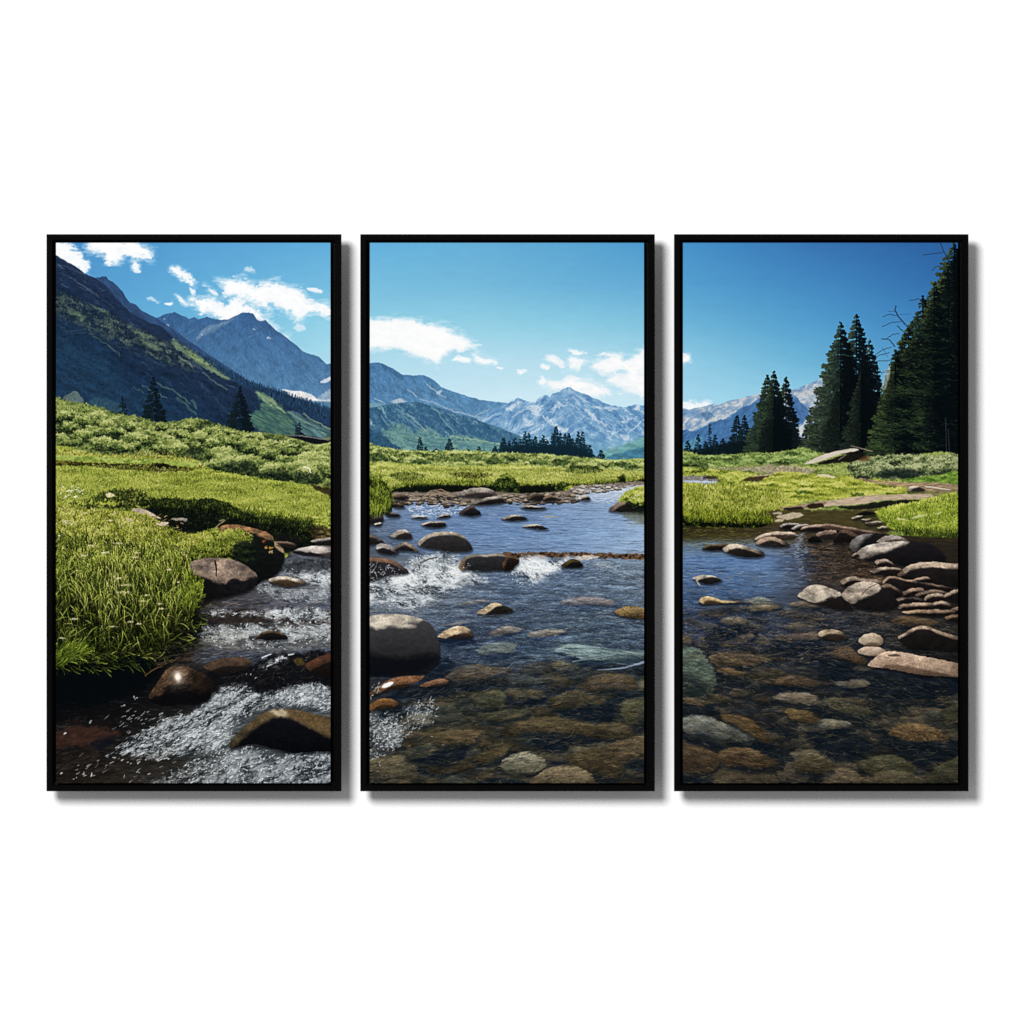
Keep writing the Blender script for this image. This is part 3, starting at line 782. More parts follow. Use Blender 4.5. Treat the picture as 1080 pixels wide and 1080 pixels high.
def paint_right_trees():
    D, L = (9, 20, 22), (44, 62, 44)
    k = 0
    for x, t, b, w in ((725, 465, 483, 6), (736, 458, 482, 5), (748.5, 447, 482, 2.6), (744, 466, 482, 6), (754, 459, 482, 6), (762, 462, 482, 8), (768, 470, 481, 7), (777, 438, 482, 12), (785, 439, 481, 12)):
        conifer(x, t, b, w, (11, 26, 34), (38, 62, 56), 300 + k, lit=.5, step=2.6, dens=1.6)
        k += 1
    patch([(720, 476), (745, 472), (770, 466), (792, 468), (792, 482), (720, 483)], (11, 24, 30), .8, 1.5, 1.2, seed=112)
    for x, t, b, w in ((828.5, 397, 477, 19), (809, 395.5, 479, 24), (816, 391, 479, 22)):
        conifer(x, t, b, w, (8, 17, 21), (62, 80, 54), 320 + k, lit=.8, step=3.0, dens=2.1)
        k += 1
    patch([(806, 446), (824, 446), (834, 476), (800, 478)], (6, 14, 18), .5, 3, 2, seed=113)
    # the tall pair, its neighbours and the giant on the right edge
    conifer(853, 438, 477, 11, D, (40, 58, 46), 340, lit=.5, step=3)
    for x, t, b, w, s, pw_ in ((917, 359, 482, 24, 341, .7), (903, 330.5, 482, 38, 342, .82), (886.5, 339.5, 483, 46, 343, .88), (908, 392, 483, 24, 344, .8)):
        conifer(x, t, b, w, (7, 14, 19), (68, 84, 58), s, lit=.9, step=3.6, dens=2.0, pw=pw_)
    patch([(884, 410), (906, 392), (918, 425), (925, 482), (868, 482), (872, 446)], (5, 12, 16), .40, 5, 3, seed=114)
    E = [(1020, 262), (1006, 272), (1000, 284), (994, 300), (988, 314), (984, 326), (980, 338), (972, 350), (964, 362), (958, 374), (952, 390), (948, 404), (942, 420), (934, 440), (926, 458), (920, 482), (1020, 484)]
    patch(E, (6, 13, 17), 1, 2.0, 3.0, rs=3, seed=115, tex=.3, smooth=False)
    conifer(1006, 256, 484, 74, (6, 13, 17), (78, 96, 52), 345, lit=.9, step=5.0, dens=1.7, pw=.72)
    conifer(1000, 282, 484, 60, (6, 13, 17), (78, 96, 52), 346, lit=.9, step=5.6, dens=1.7, pw=.7, only=-1)
    conifer(962, 338, 484, 50, (6, 13, 17), (78, 98, 52), 347, lit=.9, step=4.8, dens=1.7, pw=.72, only=-1)
    conifer(958, 346, 484, 44, (6, 12, 16), (50, 66, 40), 348, lit=.5, step=4.8, dens=1.2, pw=.7)
    conifer(973, 311, 484, 46, (6, 12, 16), (64, 82, 46), 351, lit=.7, step=5.2, dens=1.3, pw=.78)
    conifer(985, 298, 484, 40, (6, 12, 16), (70, 88, 48), 349, lit=.7, step=4.6, dens=1.4, pw=.75)
    conifer(944, 368, 484, 32, (6, 12, 16), (70, 88, 48), 350, lit=.8, step=4.2, dens=1.5, pw=.8)
    rng = np.random.default_rng(31)
    P = np.array(E, float)
    q = inside(E, 3600, rng, False)
    n = len(q)
    nz = fbm(q[:, 0] / 16, q[:, 1] / 5, 33, 3)
    lt = np.clip(.36 - (q[:, 0] - 945) / 150 + .62 * nz + .2 * rng.standard_normal(n), 0, 1) * np.clip((q[:, 1] - 250) / 90, .3, 1)
    c = pal(lt, [(0, (6, 13, 18)), (.3, (16, 28, 25)), (.6, (38, 56, 36)), (1, (74, 92, 48))])
    strokes(q[:, 0], q[:, 1], 3 + 5 * rng.random(n), math.pi + .25 + .25 * rng.standard_normal(n), np.full(n, .9), c, -.55, .85)
    # bare grey limbs
    W = (34, 34, 46)
    for p, w in (([(959, 346), (953, 341), (947, 333), (944, 327), (945, 322)], 2.0), ([(946, 333), (938, 331), (931, 334)], .7), ([(950, 339), (940, 340), (930, 344)], .8), ([(944, 329), (936, 328)], .6), ([(960, 331), (948, 332)], .5), ([(978, 317), (968, 315), (959, 317)], .9), ([(994, 266), (984, 267), (973, 269)], .8), ([(999, 274), (995, 264), (992, 256)], 1.3), ([(991, 280), (986, 281), (983, 285)], .8), ([(955, 352), (949, 346), (946, 343)], 1.4), ([(948, 352), (942, 352), (934, 358)], .7), ([(944, 366), (938, 358), (929, 357)], 1.5), ([(940, 366), (930, 369), (922, 375)], .9), ([(938, 372), (928, 374), (918, 382)], .7), ([(940, 380), (926, 380), (915, 386)], .8), ([(934, 392), (924, 394), (916, 399)], .7), ([(938, 384), (934, 396), (932, 410)], 1.1), ([(930, 366), (936, 376)], .6), ([(1003, 262), (1005, 276)], .9), ([(960, 344), (956, 356)], 1.2), ([(925, 384), (930, 394)], .6)):
        line(p, W, w * .75, .65, .8, seed=int(p[0][0] + p[0][1]))
    patch([(932, 396), (936, 388), (939, 385), (937, 400), (933, 411), (930, 408)], (190, 196, 200), .45, .8, .6, tex=.4)
    for p in ([(997, 440), (998, 478)], [(1000, 452), (1001, 480)]):
        line(p, (58, 60, 66), 1.2, .5, .4)


# ------------------------------------------------------------------------------- meadow
BUSH = [(0, (16, 26, 18)), (.2, (42, 56, 28)), (.42, (86, 104, 52)), (.62, (122, 138, 66)), (.85, (156, 166, 88)), (1, (192, 196, 126))]
LAWN = [(0, (60, 70, 22)), (.25, (108, 122, 38)), (.5, (148, 160, 56)), (.75, (172, 180, 74)), (1, (202, 200, 104))]
FARG = [(0, (48, 64, 34)), (.25, (98, 118, 54)), (.5, (144, 160, 80)), (.75, (174, 186, 102)), (1, (208, 214, 144))]
SHADE = [(0, (8, 14, 16)), (.5, (16, 24, 20)), (1, (44, 56, 26))]


def paint_meadow_left():
    leafy([(50, 421), (62, 420), (75, 424), (90, 426), (110, 431), (125, 436), (140, 438), (155, 443), (170, 446), (185, 444), (200, 441), (212, 442), (225, 446), (240, 450), (255, 455), (280, 457), (300, 459), (320, 463), (335, 464), (356, 466), (356, 520), (200, 500), (50, 492)], BUSH, (9, 5.5), 120, fine=.34, bias=.08, up=2.6, con=.62, leaf=1.6)
    for p in ([(59, 440), (70, 439), (82, 441), (88, 450), (86, 460), (74, 464), (59, 463)], [(92, 452), (110, 446), (130, 452), (138, 470), (128, 478), (108, 476), (96, 468)], [(176, 462), (190, 458), (204, 464), (206, 478), (192, 484), (178, 476)], [(206, 470), (214, 474), (212, 482), (200, 482)], [(134, 446), (148, 444), (152, 452), (140, 454)], [(268, 462), (285, 460), (302, 466), (304, 474), (300, 480), (284, 474)], [(208, 448), (220, 446), (224, 454), (212, 456)], [(308, 470), (320, 470), (322, 476), (310, 474)]):
        leafy(p, [(0, (10, 18, 20)), (.5, (26, 38, 26)), (1, (78, 98, 56))], (6, 4), int(p[0][0]), fine=.5, rough=3.5, soft=5.0, alpha=.72)
    shrubs([(54, 428), (90, 432), (125, 442), (155, 449), (185, 450), (212, 448), (240, 456), (280, 463), (320, 468), (354, 470)], [(54, 466), (120, 472), (180, 476), (215, 470), (250, 470), (300, 482), (354, 492)], 120, 9.5, BUSH, 124)
    # nearer shrubs
    shrubs([(226, 478), (250, 474), (270, 478)], [(226, 492), (250, 492), (270, 494)], 12, 13, BUSH, 131, light=.08)
    shrubs([(276, 486), (300, 484), (320, 488), (352, 488)], [(276, 497), (300, 498), (320, 500), (352, 503)], 18, 12, BUSH, 133, light=.06)
    for p in ([(236, 490), (252, 486), (270, 490), (272, 503), (250, 503), (234, 500)], [(278, 498), (292, 494), (304, 498), (303, 506), (284, 507)], [(310, 498), (324, 498), (340, 503), (336, 511), (314, 509)]):
        leafy(p, [(0, (9, 16, 18)), (.5, (24, 36, 24)), (1, (86, 104, 54))], (5, 4), int(p[0][0]), fine=.55, rough=3.0, soft=3.5, alpha=.75)
    # lawn terraces
    leafy([(50, 478), (100, 479), (150, 480), (200, 483), (220, 494), (260, 502), (300, 508), (330, 513), (356, 522), (356, 580), (50, 600)], LAWN, (26, 4), 141, fine=.26, rough=.8, up=1.0, bias=.06)
    dabs([(60, 474), (120, 480), (160, 476), (205, 484), (222, 496), (205, 492), (150, 484), (60, 482)], 420, 2.2, .8, 1.3, [(0, (60, 52, 24)), (.4, (120, 116, 46)), (.8, (178, 166, 86)), (1, (222, 206, 140))], 142, alpha=.85)
    leafy([(50, 480), (90, 481), (140, 484), (190, 486), (210, 489), (190, 492), (130, 488), (60, 485)], [(0, (96, 118, 40)), (.5, (140, 160, 66)), (1, (176, 188, 96))], (10, 3), 143, fine=.3, rough=.8, alpha=.9)
    leafy([(50, 486), (80, 487), (110, 489), (140, 490), (172, 489), (185, 492), (205, 494), (198, 497), (165, 497), (130, 495), (90, 491), (50, 491)], [(0, (12, 14, 10)), (.5, (48, 44, 18)), (1, (112, 104, 40))], (7, 3), 144, fine=.5, rough=1.2, alpha=.92)
    patch([(112, 490), (140, 491), (146, 495), (120, 494)], (14, 16, 14), .7, 1.2, 1, seed=145)
    patch([(154, 493), (172, 489), (178, 495), (165, 498)], (14, 16, 12), .8, 1.2, 1, seed=146)
    blades([(56, 494), (200, 497), (350, 524), (350, 546), (200, 530), (56, 526)], 5200, 3.4, LAWN, 147, spread=.35, wd=.55, cs=18, base=.04, alpha=.7)
    dabs([(60, 512), (84, 514), (86, 524), (70, 528), (60, 526)], 26, 2.5, 1.0, .2, [(0, (200, 196, 160)), (1, (244, 240, 220))], 148)
    dabs([(60, 480), (200, 486), (340, 524), (200, 526), (60, 520)], 46, 1.5, .8, .2, [(0, (190, 190, 110)), (1, (232, 226, 180))], 149)
    line([(320, 492), (326, 494), (328, 499)], (236, 228, 196), 1.2, .9)
    # log on the skyline
    patch([(302, 459.5), (312, 459), (326, 460), (340, 462), (348, 464), (346, 467), (332, 468), (318, 464)], (18, 22, 28), 1, .7, .4)
    line([(303, 459.5), (318, 459.6), (334, 462), (347, 464)], (140, 140, 136), 1.1, .85, .3)
    patch([(328, 512), (340, 513), (350, 516), (350, 523), (338, 519)], (40, 32, 22), .85, 1.2, 1.0, tex=.5)
    # shaded bank cut behind the front tussocks
    leafy([(150, 527), (160, 526), (180, 526), (202, 527), (222, 526), (240, 531), (256, 540), (275, 542), (300, 545), (320, 548), (334, 552), (344, 560), (356, 566), (356, 576), (338, 580), (318, 580), (298, 582), (280, 572), (240, 566), (200, 566), (168, 552), (152, 541)], SHADE, (6, 4), 151, fine=.5, rough=1.5, soft=1.0, bias=-.12)
    leafy([(108, 521), (122, 518), (140, 520), (156, 527), (154, 538), (130, 540), (100, 538), (60, 534), (62, 530), (96, 532), (124, 532), (118, 526)], [(0, (10, 15, 10)), (.4, (32, 40, 18)), (.7, (86, 96, 34)), (1, (150, 156, 62))], (5, 3), 150, fine=.6, rough=2.5, soft=2.0, bias=-.02, alpha=.85)
    patch([(168, 532), (200, 532), (250, 538), (300, 552), (330, 562), (320, 574), (290, 572), (250, 562), (200, 562), (175, 548)], (9, 15, 15), .55, 5, 2.5, seed=152)
    blades([(165, 534), (205, 534), (236, 540), (280, 552), (330, 562), (335, 574), (290, 574), (240, 562), (180, 552)], 900, 5, [(0, (8, 14, 11)), (.5, (24, 34, 17)), (.9, (52, 64, 26)), (1, (74, 86, 34))], 159, lean=-.3, spread=.6, wd=.7, bend=.8, base=-.05, cs=7, root=.4)
    blades([(250, 536), (280, 541), (320, 546), (340, 552), (348, 560), (348, 575), (336, 566), (326, 556), (300, 550), (270, 546)], 700, 4, [(0, (20, 28, 12)), (.5, (96, 112, 30)), (1, (168, 176, 60))], 153, spread=.4, cs=8)
    leafy([(330, 550), (356, 546), (356, 566), (340, 565)], LAWN, (8, 4), 154, fine=.4, bias=.0)
    FR = [(0, (10, 16, 12)), (.4, (34, 46, 20)), (.8, (84, 100, 34)), (1, (132, 146, 52))]
    blades([(150, 532), (180, 529), (204, 530), (226, 531), (244, 537), (260, 546), (290, 549), (320, 554), (342, 560), (338, 566), (310, 561), (280, 555), (255, 551), (236, 544), (205, 538), (170, 538)], 1100, 6, FR, 156, lean=-.2, spread=.45, wd=.6, bend=.8, base=-.05, cs=6, root=.2)
    blades([(112, 520), (140, 518), (160, 526), (150, 534), (112, 530), (66, 534), (90, 530)], 420, 5, FR, 157, spread=.5, wd=.6, base=.1, cs=5, root=.2)
    leafy([(326, 558), (342, 556), (356, 562), (356, 575), (338, 576)], [(0, (24, 20, 14)), (.6, (70, 58, 36)), (1, (128, 112, 66))], (6, 3), 158, fine=.5, rough=2, soft=2.5, alpha=.8)
    dabs([(112, 520), (140, 520), (160, 528), (130, 534), (112, 526)], 60, 2, .8, .4, [(0, (90, 96, 40)), (1, (170, 170, 80))], 155, alpha=.8)


def paint_tussock():
    # near tussock
    F0 = [(50, 532), (80, 538), (110, 538), (140, 539), (160, 545), (176, 556), (200, 563), (240, 558), (240, 600), (212, 606), (214, 624), (208, 640), (206, 650), (196, 664), (186, 676), (170, 690), (130, 700), (90, 700), (50, 712)]
    leafy(F0, [(0, (12, 18, 12)), (.3, (42, 54, 16)), (.55, (92, 106, 28)), (.8, (136, 146, 46)), (1, (170, 172, 70))], (8, 6), 161, fine=.45, rough=1.5, grad=.95, bias=.02)
    patch([(59, 700), (90, 692), (130, 694), (170, 686), (196, 664), (212, 650), (206, 680), (180, 700), (160, 720), (120, 740), (59, 745)], (6, 11, 14), .95, 6, 4, seed=162)
    HI = [(0, (36, 44, 14)), (.3, (92, 102, 28)), (.6, (156, 160, 52)), (.85, (194, 192, 84)), (1, (228, 220, 138))]
    LO = [(0, (6, 12, 11)), (.3, (24, 36, 13)), (.55, (74, 90, 24)), (.78, (142, 154, 48)), (1, (206, 206, 104))]
    blades([(54, 536), (110, 540), (150, 545), (200, 566), (236, 566), (236, 582), (200, 590), (150, 582), (54, 580)], 5400, 4.2, HI, 163, spread=.5, wd=.6, cs=9, base=.14, root=.55, clumps=.3)
    dabs([(56, 572), (200, 588), (208, 640), (190, 670), (60, 690)], 420, 6, 1.0, 1.57, [(0, (7, 12, 11)), (1, (20, 30, 14))], 162, alpha=.6)
    blades([(54, 570), (120, 575), (200, 585), (212, 600), (212, 628), (150, 630), (54, 630)], 3800, 13, LO, 164, spread=.22, wd=.55, cs=7, base=.16, bend=.4, root=.15, clumps=.7)
    dabs([(56, 620), (200, 620), (208, 640), (190, 670), (60, 690)], 420, 7, 1.2, 1.57, [(0, (6, 11, 11)), (1, (18, 28, 14))], 162.5, alpha=.6)
    blades([(54, 612), (150, 614), (216, 622), (206, 652), (180, 674), (54, 690)], 3000, 19, LO, 165, spread=.25, wd=.6, cs=8, base=-.02, bend=.5, root=.08, clumps=.8)
    mottle([(50, 640), (120, 634), (204, 640), (190, 672), (150, 692), (50, 704)], .35, 9, 5, 0, 166.5, gain=.62, fine=.2, soft=12)
    blades([(54, 650), (150, 650), (206, 644), (190, 676), (150, 694), (54, 704)], 700, 20, LO, 166, spread=.4, wd=.65, cs=10, base=-.14, bend=.9, root=.1, clumps=.8)
    # stems that hang over the water
    blades([(60, 690), (100, 688), (150, 686), (186, 672), (206, 646), (212, 650), (196, 680), (150, 700), (60, 706)], 260, 12, LO, 169, lean=-2.0, spread=.35, wd=.7, base=-.16, bend=.5, root=.5)
    # bright single blades
    rng = np.random.default_rng(77)
    q = inside([(60, 600), (200, 600), (208, 645), (180, 676), (60, 690)], 90, rng)
    strokes(q[:, 0], q[:, 1], 12 + 16 * rng.random(len(q)), 1.5 + .3 * rng.standard_normal(len(q)), np.full(len(q), .7), pal(rng.random(len(q)), [(0, (110, 128, 34)), (1, (190, 198, 88))]), .7 * rng.standard_normal(len(q)), .95, root=.2)
    q = inside([(84, 600), (130, 596), (200, 596), (214, 622), (206, 652), (170, 672), (110, 668), (80, 640)], 420, rng)
    kk = fbm(q[:, 0] / 9, q[:, 1] / 14, 88, 2)
    q, kk = q[kk > -.1], kk[kk > -.1]
    strokes(q[:, 0], q[:, 1], 13 + 12 * rng.random(len(q)), 1.5 + .5 * kk + .16 * rng.standard_normal(len(q)), np.full(len(q), .6), pal(rng.random(len(q)), [(0, (128, 146, 40)), (.6, (176, 186, 70)), (1, (216, 216, 120))]), .5 * kk + .3 * rng.standard_normal(len(q)), .92, root=.12)
    for p in ([(60, 622), (68, 617), (74, 616)], [(60, 614), (66, 604), (76, 590), (84, 579)], [(172, 632), (178, 624), (190, 617)], [(143, 650), (152, 640), (158, 632)], [(74, 672), (84, 666), (90, 662)]):
        line(p, (160, 172, 78), .8, .8, .4)
    # pale flower heads
    for x, y, w in ((96, 576, 7), (88, 586, 5), (109, 583, 5), (123, 573, 4.5), (143, 583, 4), (142, 588, 4), (125, 610, 6), (132, 617, 7), (130, 625, 9), (154, 628, 3.5), (150, 634, 4), (168, 637, 3.5), (170, 642, 4.5), (187, 614, 2.5), (177, 601, 4), (137, 656, 4), (146, 658, 4), (118, 661, 3.5), (77, 653, 5), (64, 673, 4), (68, 550, 6), (72, 552, 5), (88, 541, 5), (136, 549, 4), (115, 549, 4), (62, 565, 2)):
        rng = np.random.default_rng(int(x * 7 + y))
        n = int(6 * w)
        qx, qy = x + w * .45 * rng.standard_normal(n), y + .22 * w * .45 * rng.standard_normal(n)
        strokes(qx, qy, np.full(n, 1.2), rng.normal(0, .4, n), np.full(n, .8), pal(rng.random(n), [(0, (150, 140, 70)), (.5, (206, 198, 140)), (1, (244, 238, 214))]), 0, .9)
    blades([(54, 684), (85, 682), (88, 690), (54, 704)], 220, 12, [(0, (34, 50, 12)), (.6, (84, 104, 24)), (1, (164, 182, 60))], 168, lean=-1.1, spread=.35, wd=.9)
    line([(100, 694), (110, 690), (124, 698)], (84, 98, 36), .8, .8)
    line([(62, 692), (80, 698), (100, 699)], (70, 86, 34), .8, .8)


def paint_meadow_mid():
    leafy([(382, 470), (400, 471), (420, 474), (450, 475.5), (490, 475), (520, 477), (560, 478), (590, 480), (620, 483), (650, 485), (688, 488), (688, 540), (382, 545)], FARG, (16, 3.2), 171, fine=.34, rough=1.0, up=1.3, bias=.12)
    leafy([(382, 476), (400, 474), (440, 477), (500, 478), (560, 480), (600, 484), (640, 488), (680, 494), (640, 500), (560, 492), (480, 490), (420, 490), (382, 490)], BUSH, (7, 3), 172, fine=.42, rough=1.5, soft=1.5, alpha=.75, bias=.10)
    for p in ([(390, 480), (400, 478), (407, 483), (398, 487), (390, 486)], [(434, 486), (444, 484), (454, 487), (450, 490), (438, 489)], [(512, 486), (524, 484), (530, 488), (518, 490)], [(534, 482), (545, 483), (546, 487), (535, 486)], [(560, 487), (575, 485), (577, 489), (563, 490)], [(594, 482), (604, 481), (602, 484), (596, 484)], [(584, 488), (596, 487), (600, 490), (588, 491)], [(645, 488), (660, 488), (674, 493), (655, 492)], [(470, 480), (480, 480), (478, 483)], [(500, 482), (508, 481), (506, 485)], [(502, 492), (510, 490), (513, 496), (503, 497)]):
        leafy(p, [(0, (24, 36, 22)), (.5, (54, 74, 36)), (1, (100, 122, 62))], (5, 3), int(p[0][0]), fine=.5, rough=1.4, soft=1.4, alpha=.85)
    leafy([(382, 490), (420, 489), (480, 492), (540, 490), (600, 494), (688, 500), (688, 520), (600, 516), (500, 520), (382, 520)], [(0, (100, 112, 40)), (.3, (146, 156, 62)), (.6, (176, 182, 84)), (1, (208, 206, 118))], (24, 3), 174, fine=.28, rough=1.2, soft=1.5, bias=.08)
    leafy([(596, 494), (612, 491), (634, 494), (634, 498), (612, 499), (598, 498)], [(0, (22, 32, 18)), (.5, (48, 66, 28)), (1, (110, 126, 56))], (5, 3), 175, fine=.5, rough=1.5, soft=1.2, alpha=.9)
    leafy([(412, 501), (424, 498), (440, 499), (449, 502), (440, 507), (422, 507)], [(0, (20, 28, 16)), (.5, (52, 66, 24)), (1, (120, 134, 48))], (5, 3), 176, fine=.5, rough=1.2, soft=1.2, alpha=.92)
    leafy([(474, 500), (490, 498), (506, 499), (520, 500), (508, 504), (490, 504)], [(0, (24, 26, 14)), (.5, (64, 60, 26)), (1, (130, 132, 50))], (5, 3), 177, fine=.5, rough=1.2, soft=1.2, alpha=.92)
    blades([(390, 494), (520, 494), (679, 500), (679, 512), (520, 514), (390, 516)], 3400, 3, [(0, (104, 118, 40)), (.5, (164, 174, 72)), (1, (208, 208, 116))], 178, spread=.3, wd=.5, cs=14, base=.05, alpha=.7)
    # dark cut bank
    leafy([(408, 518), (420, 514), (440, 510), (460, 510), (480, 511), (500, 512), (516, 511), (530, 506), (550, 512), (575, 511), (600, 510), (640, 508), (660, 508), (684, 505), (684, 512), (655, 512), (620, 512), (600, 514), (585, 519), (560, 521), (530, 522), (500, 521), (450, 524), (420, 522)], SHADE, (6, 3), 181, fine=.5, rough=1.4, bias=-.08)
    blades([(410, 516), (440, 508), (480, 508), (520, 509), (560, 511), (600, 510), (650, 507), (680, 504), (680, 506), (650, 510), (600, 513), (560, 514), (480, 513), (430, 515)], 900, 4.2, [(0, (40, 50, 16)), (.5, (120, 136, 36)), (1, (186, 192, 74))], 182, spread=.35, wd=.6, base=-.02)
    patch([(412, 519), (430, 514), (460, 512), (500, 513), (520, 514), (560, 512), (600, 511.5), (604, 517), (560, 520), (500, 520.5), (440, 521.5)], (14, 20, 14), .85, 1.6, 1.8, rs=2.5, seed=183, tex=.4)
    for p in ([(522, 516), (524, 506), (532, 500), (541, 503), (548, 514), (545, 522), (526, 522)], [(586, 514), (592, 508), (600, 512), (598, 522), (588, 522)], [(652, 504), (658, 500), (660, 508), (654, 510)]):
        leafy(p, [(0, (10, 18, 12)), (.5, (34, 48, 20)), (1, (120, 138, 48))], (5, 4), int(p[0][0]), fine=.5, rough=1.6, bias=-.05, grad=.6)
    leafy([(594, 516), (602, 512), (610, 514), (610, 520), (596, 521)], LAWN, (4, 3), 184, fine=.5, bias=-.1, rough=1.5)


def paint_mid_left_tuft():
    leafy([(382, 508), (396, 506), (408, 512), (414, 526), (412, 540), (400, 544), (382, 545)], SHADE, (6, 5), 185, fine=.5, rough=2)
    blades([(386, 508), (400, 508), (410, 518), (413, 534), (404, 544), (386, 545)], 420, 9, [(0, (30, 42, 12)), (.5, (110, 130, 32)), (1, (178, 190, 66))], 186, spread=.4, wd=.7, grow=.1, base=-.05)


def paint_meadow_right():
    leafy([(712, 481), (740, 480), (760, 480), (785, 478), (815, 477), (830, 475), (845, 472), (852, 474), (870, 478), (900, 480), (940, 482), (1016, 482), (1016, 560), (712, 560)], [(0, (46, 62, 30)), (.3, (92, 112, 48)), (.6, (136, 152, 72)), (1, (178, 186, 104))], (16, 3), 191, fine=.34, rough=1, up=1.2, bias=.04)
    leafy([(712, 482), (760, 480), (820, 478), (848, 473), (864, 480), (860, 488), (800, 490), (712, 492)], [(0, (56, 76, 36)), (.4, (104, 130, 62)), (.7, (140, 164, 88)), (1, (176, 190, 114))], (9, 3), 192, fine=.36, rough=1.2, alpha=.9)
    for p in ([(720, 489), (735, 488), (747, 490), (745, 493), (722, 492)], [(812, 488), (826, 487), (834, 489), (820, 491)], [(728, 483), (740, 483), (736, 485)], [(735, 496), (744, 495), (743, 498)], [(796, 487), (806, 487), (803, 489)]):
        leafy(p, [(0, (20, 30, 18)), (.5, (46, 62, 32)), (1, (96, 114, 56))], (5, 3), int(p[0][0]), fine=.5, rough=1.2, soft=1.0, alpha=.9)
    # gravel path and sand
    patch([(748, 493), (790, 493), (820, 490), (842, 492), (855, 495), (854, 499), (838, 501), (812, 499), (790, 496)], (160, 146, 122), .85, 1.6, 1.8, seed=193, tex=.45, ts=(3, 1))
    dabs([(750, 494), (800, 492), (854, 494), (850, 500), (800, 498)], 200, 2, .7, .1, [(0, (96, 88, 64)), (.5, (160, 146, 120)), (1, (214, 204, 184))], 193.5, alpha=.7)
    leafy([(712, 493), (740, 495), (770, 496), (790, 498), (800, 502), (788, 507), (760, 506), (740, 500), (712, 502)], LAWN, (9, 3), 194, fine=.36, bias=.04, rough=1.2)
    leafy([(756, 506), (764, 501), (775, 498), (790, 502), (794, 508), (780, 512), (764, 512)], LAWN, (6, 4), 195, fine=.36, bias=.10, rough=1.4, grad=.4)
    patch([(784, 505), (800, 502), (822, 499), (826, 502), (810, 506), (788, 508)], (62, 46, 32), .9, .9, .8, seed=196, tex=.4)
    patch([(790, 502), (810, 500), (824, 498), (810, 502)], (176, 152, 124), .9, .8, .6, seed=197, tex=.3)
    # little pool far left
    patch([(712, 503), (730, 502), (750, 503), (758, 506), (754, 510), (740, 511), (712, 512)], (128, 124, 122), 1, 1, .8, seed=198, tex=.5, ts=(2, 1))
    patch([(712, 507.5), (735, 507), (754, 507.5), (752, 510), (735, 511), (712, 511.5)], (178, 192, 216), 1, .8, .5, seed=199, tex=.12, ts=(8, 1))
    patch([(742, 503), (752, 502), (756, 505), (744, 505)], (50, 40, 28), .8, .8, .6)
    # bright lawn sheet
    LA = [(0, (76, 90, 24)), (.3, (126, 138, 40)), (.6, (164, 172, 60)), (.85, (192, 192, 86)), (1, (214, 208, 122))]
    leafy([(712, 512), (750, 511), (780, 511), (820, 506), (870, 503), (920, 505), (960, 512), (955, 520), (920, 524), (880, 526), (850, 528), (830, 540), (825, 552), (712, 556)], LA, (20, 3.2), 201, fine=.28, rough=1.2, bias=.03)
    leafy([(820, 498), (856, 500), (905, 504), (950, 514), (955, 520), (900, 524), (864, 528), (840, 522), (800, 514)], LA, (18, 3), 202, fine=.28, rough=1.2, bias=.08, alpha=.9)
    for p in ([(790, 515), (812, 515), (824, 517), (816, 519), (795, 517)], [(838, 517), (850, 518), (858, 520), (842, 521)], [(896, 521), (908, 520), (912, 523), (900, 523)]):
        leafy(p, [(0, (44, 62, 14)), (.5, (84, 108, 30)), (1, (140, 156, 50))], (5, 2), int(p[0][0]), fine=.5, rough=1.2, soft=1.2, alpha=.85)
    blades([(720, 516), (790, 514), (830, 524), (826, 548), (800, 556), (720, 554)], 2600, 5, LA, 203, spread=.3, wd=.6, cs=9, base=.02, grow=.4)
    # willow thicket below the big spruce
    leafy([(892, 492), (902, 486), (918, 482), (936, 480), (950, 479), (966, 480), (985, 480), (1016, 480), (1016, 498), (985, 503), (960, 504), (930, 504), (905, 502)], [(0, (30, 40, 32)), (.25, (66, 80, 50)), (.5, (112, 126, 78)), (.75, (146, 156, 102)), (1, (184, 188, 138))], (7, 5), 205, fine=.5, rough=1.6, bias=.04, grad=.45)
    shrubs([(900, 490), (930, 487), (970, 486), (1012, 486)], [(900, 497), (930, 498), (970, 498), (1012, 494)], 34, 8, [(0, (30, 40, 32)), (.25, (66, 80, 50)), (.5, (112, 126, 78)), (.75, (146, 156, 102)), (1, (184, 188, 138))], 205.5)
    patch([(925, 500), (940, 495), (966, 496), (972, 502), (955, 505), (930, 504)], (22, 34, 32), .75, 2.5, 2.0, seed=206, tex=.5)
    leafy([(950, 506), (980, 502), (1016, 497), (1016, 512), (985, 510), (958, 508)], [(0, (64, 96, 30)), (.5, (104, 138, 46)), (1, (150, 176, 80))], (9, 3), 207, fine=.3, rough=1)
    # stony track
    patch([(904, 505), (930, 507), (965, 509), (985, 509), (1016, 512), (1016, 518), (985, 518), (955, 514), (925, 510)], (156, 130, 104), .95, 1.0, 1.0, seed=208, tex=.4, ts=(4, 1))
    patch([(864, 500), (879, 502), (879, 504), (864, 502)], (222, 206, 180), .9, .8, .5)
    rock([(957, 516), (961, 513), (967, 512), (973, 515), (975, 518), (966, 518), (958, 518)], (226, 208, 184), (46, 42, 38), 3.5, 1.5, seed=209)
    line([(975, 513), (990, 515), (1004, 517)], (224, 210, 190), 1.3, .8)
    patch([(970, 519), (1016, 516), (1016, 524), (970, 526)], (120, 110, 76), .8, 1.5, 1, seed=210, tex=.4, ts=(4, 1))
    # flat slabs by the inlet
    patch([(864, 530), (880, 527), (905, 524), (930, 522), (965, 521), (984, 522), (978, 525), (955, 527), (930, 528), (905, 532), (885, 533), (864, 534)], (186, 164, 138), 1, .7, .6, seed=211, tex=.2, ts=(5, 1))
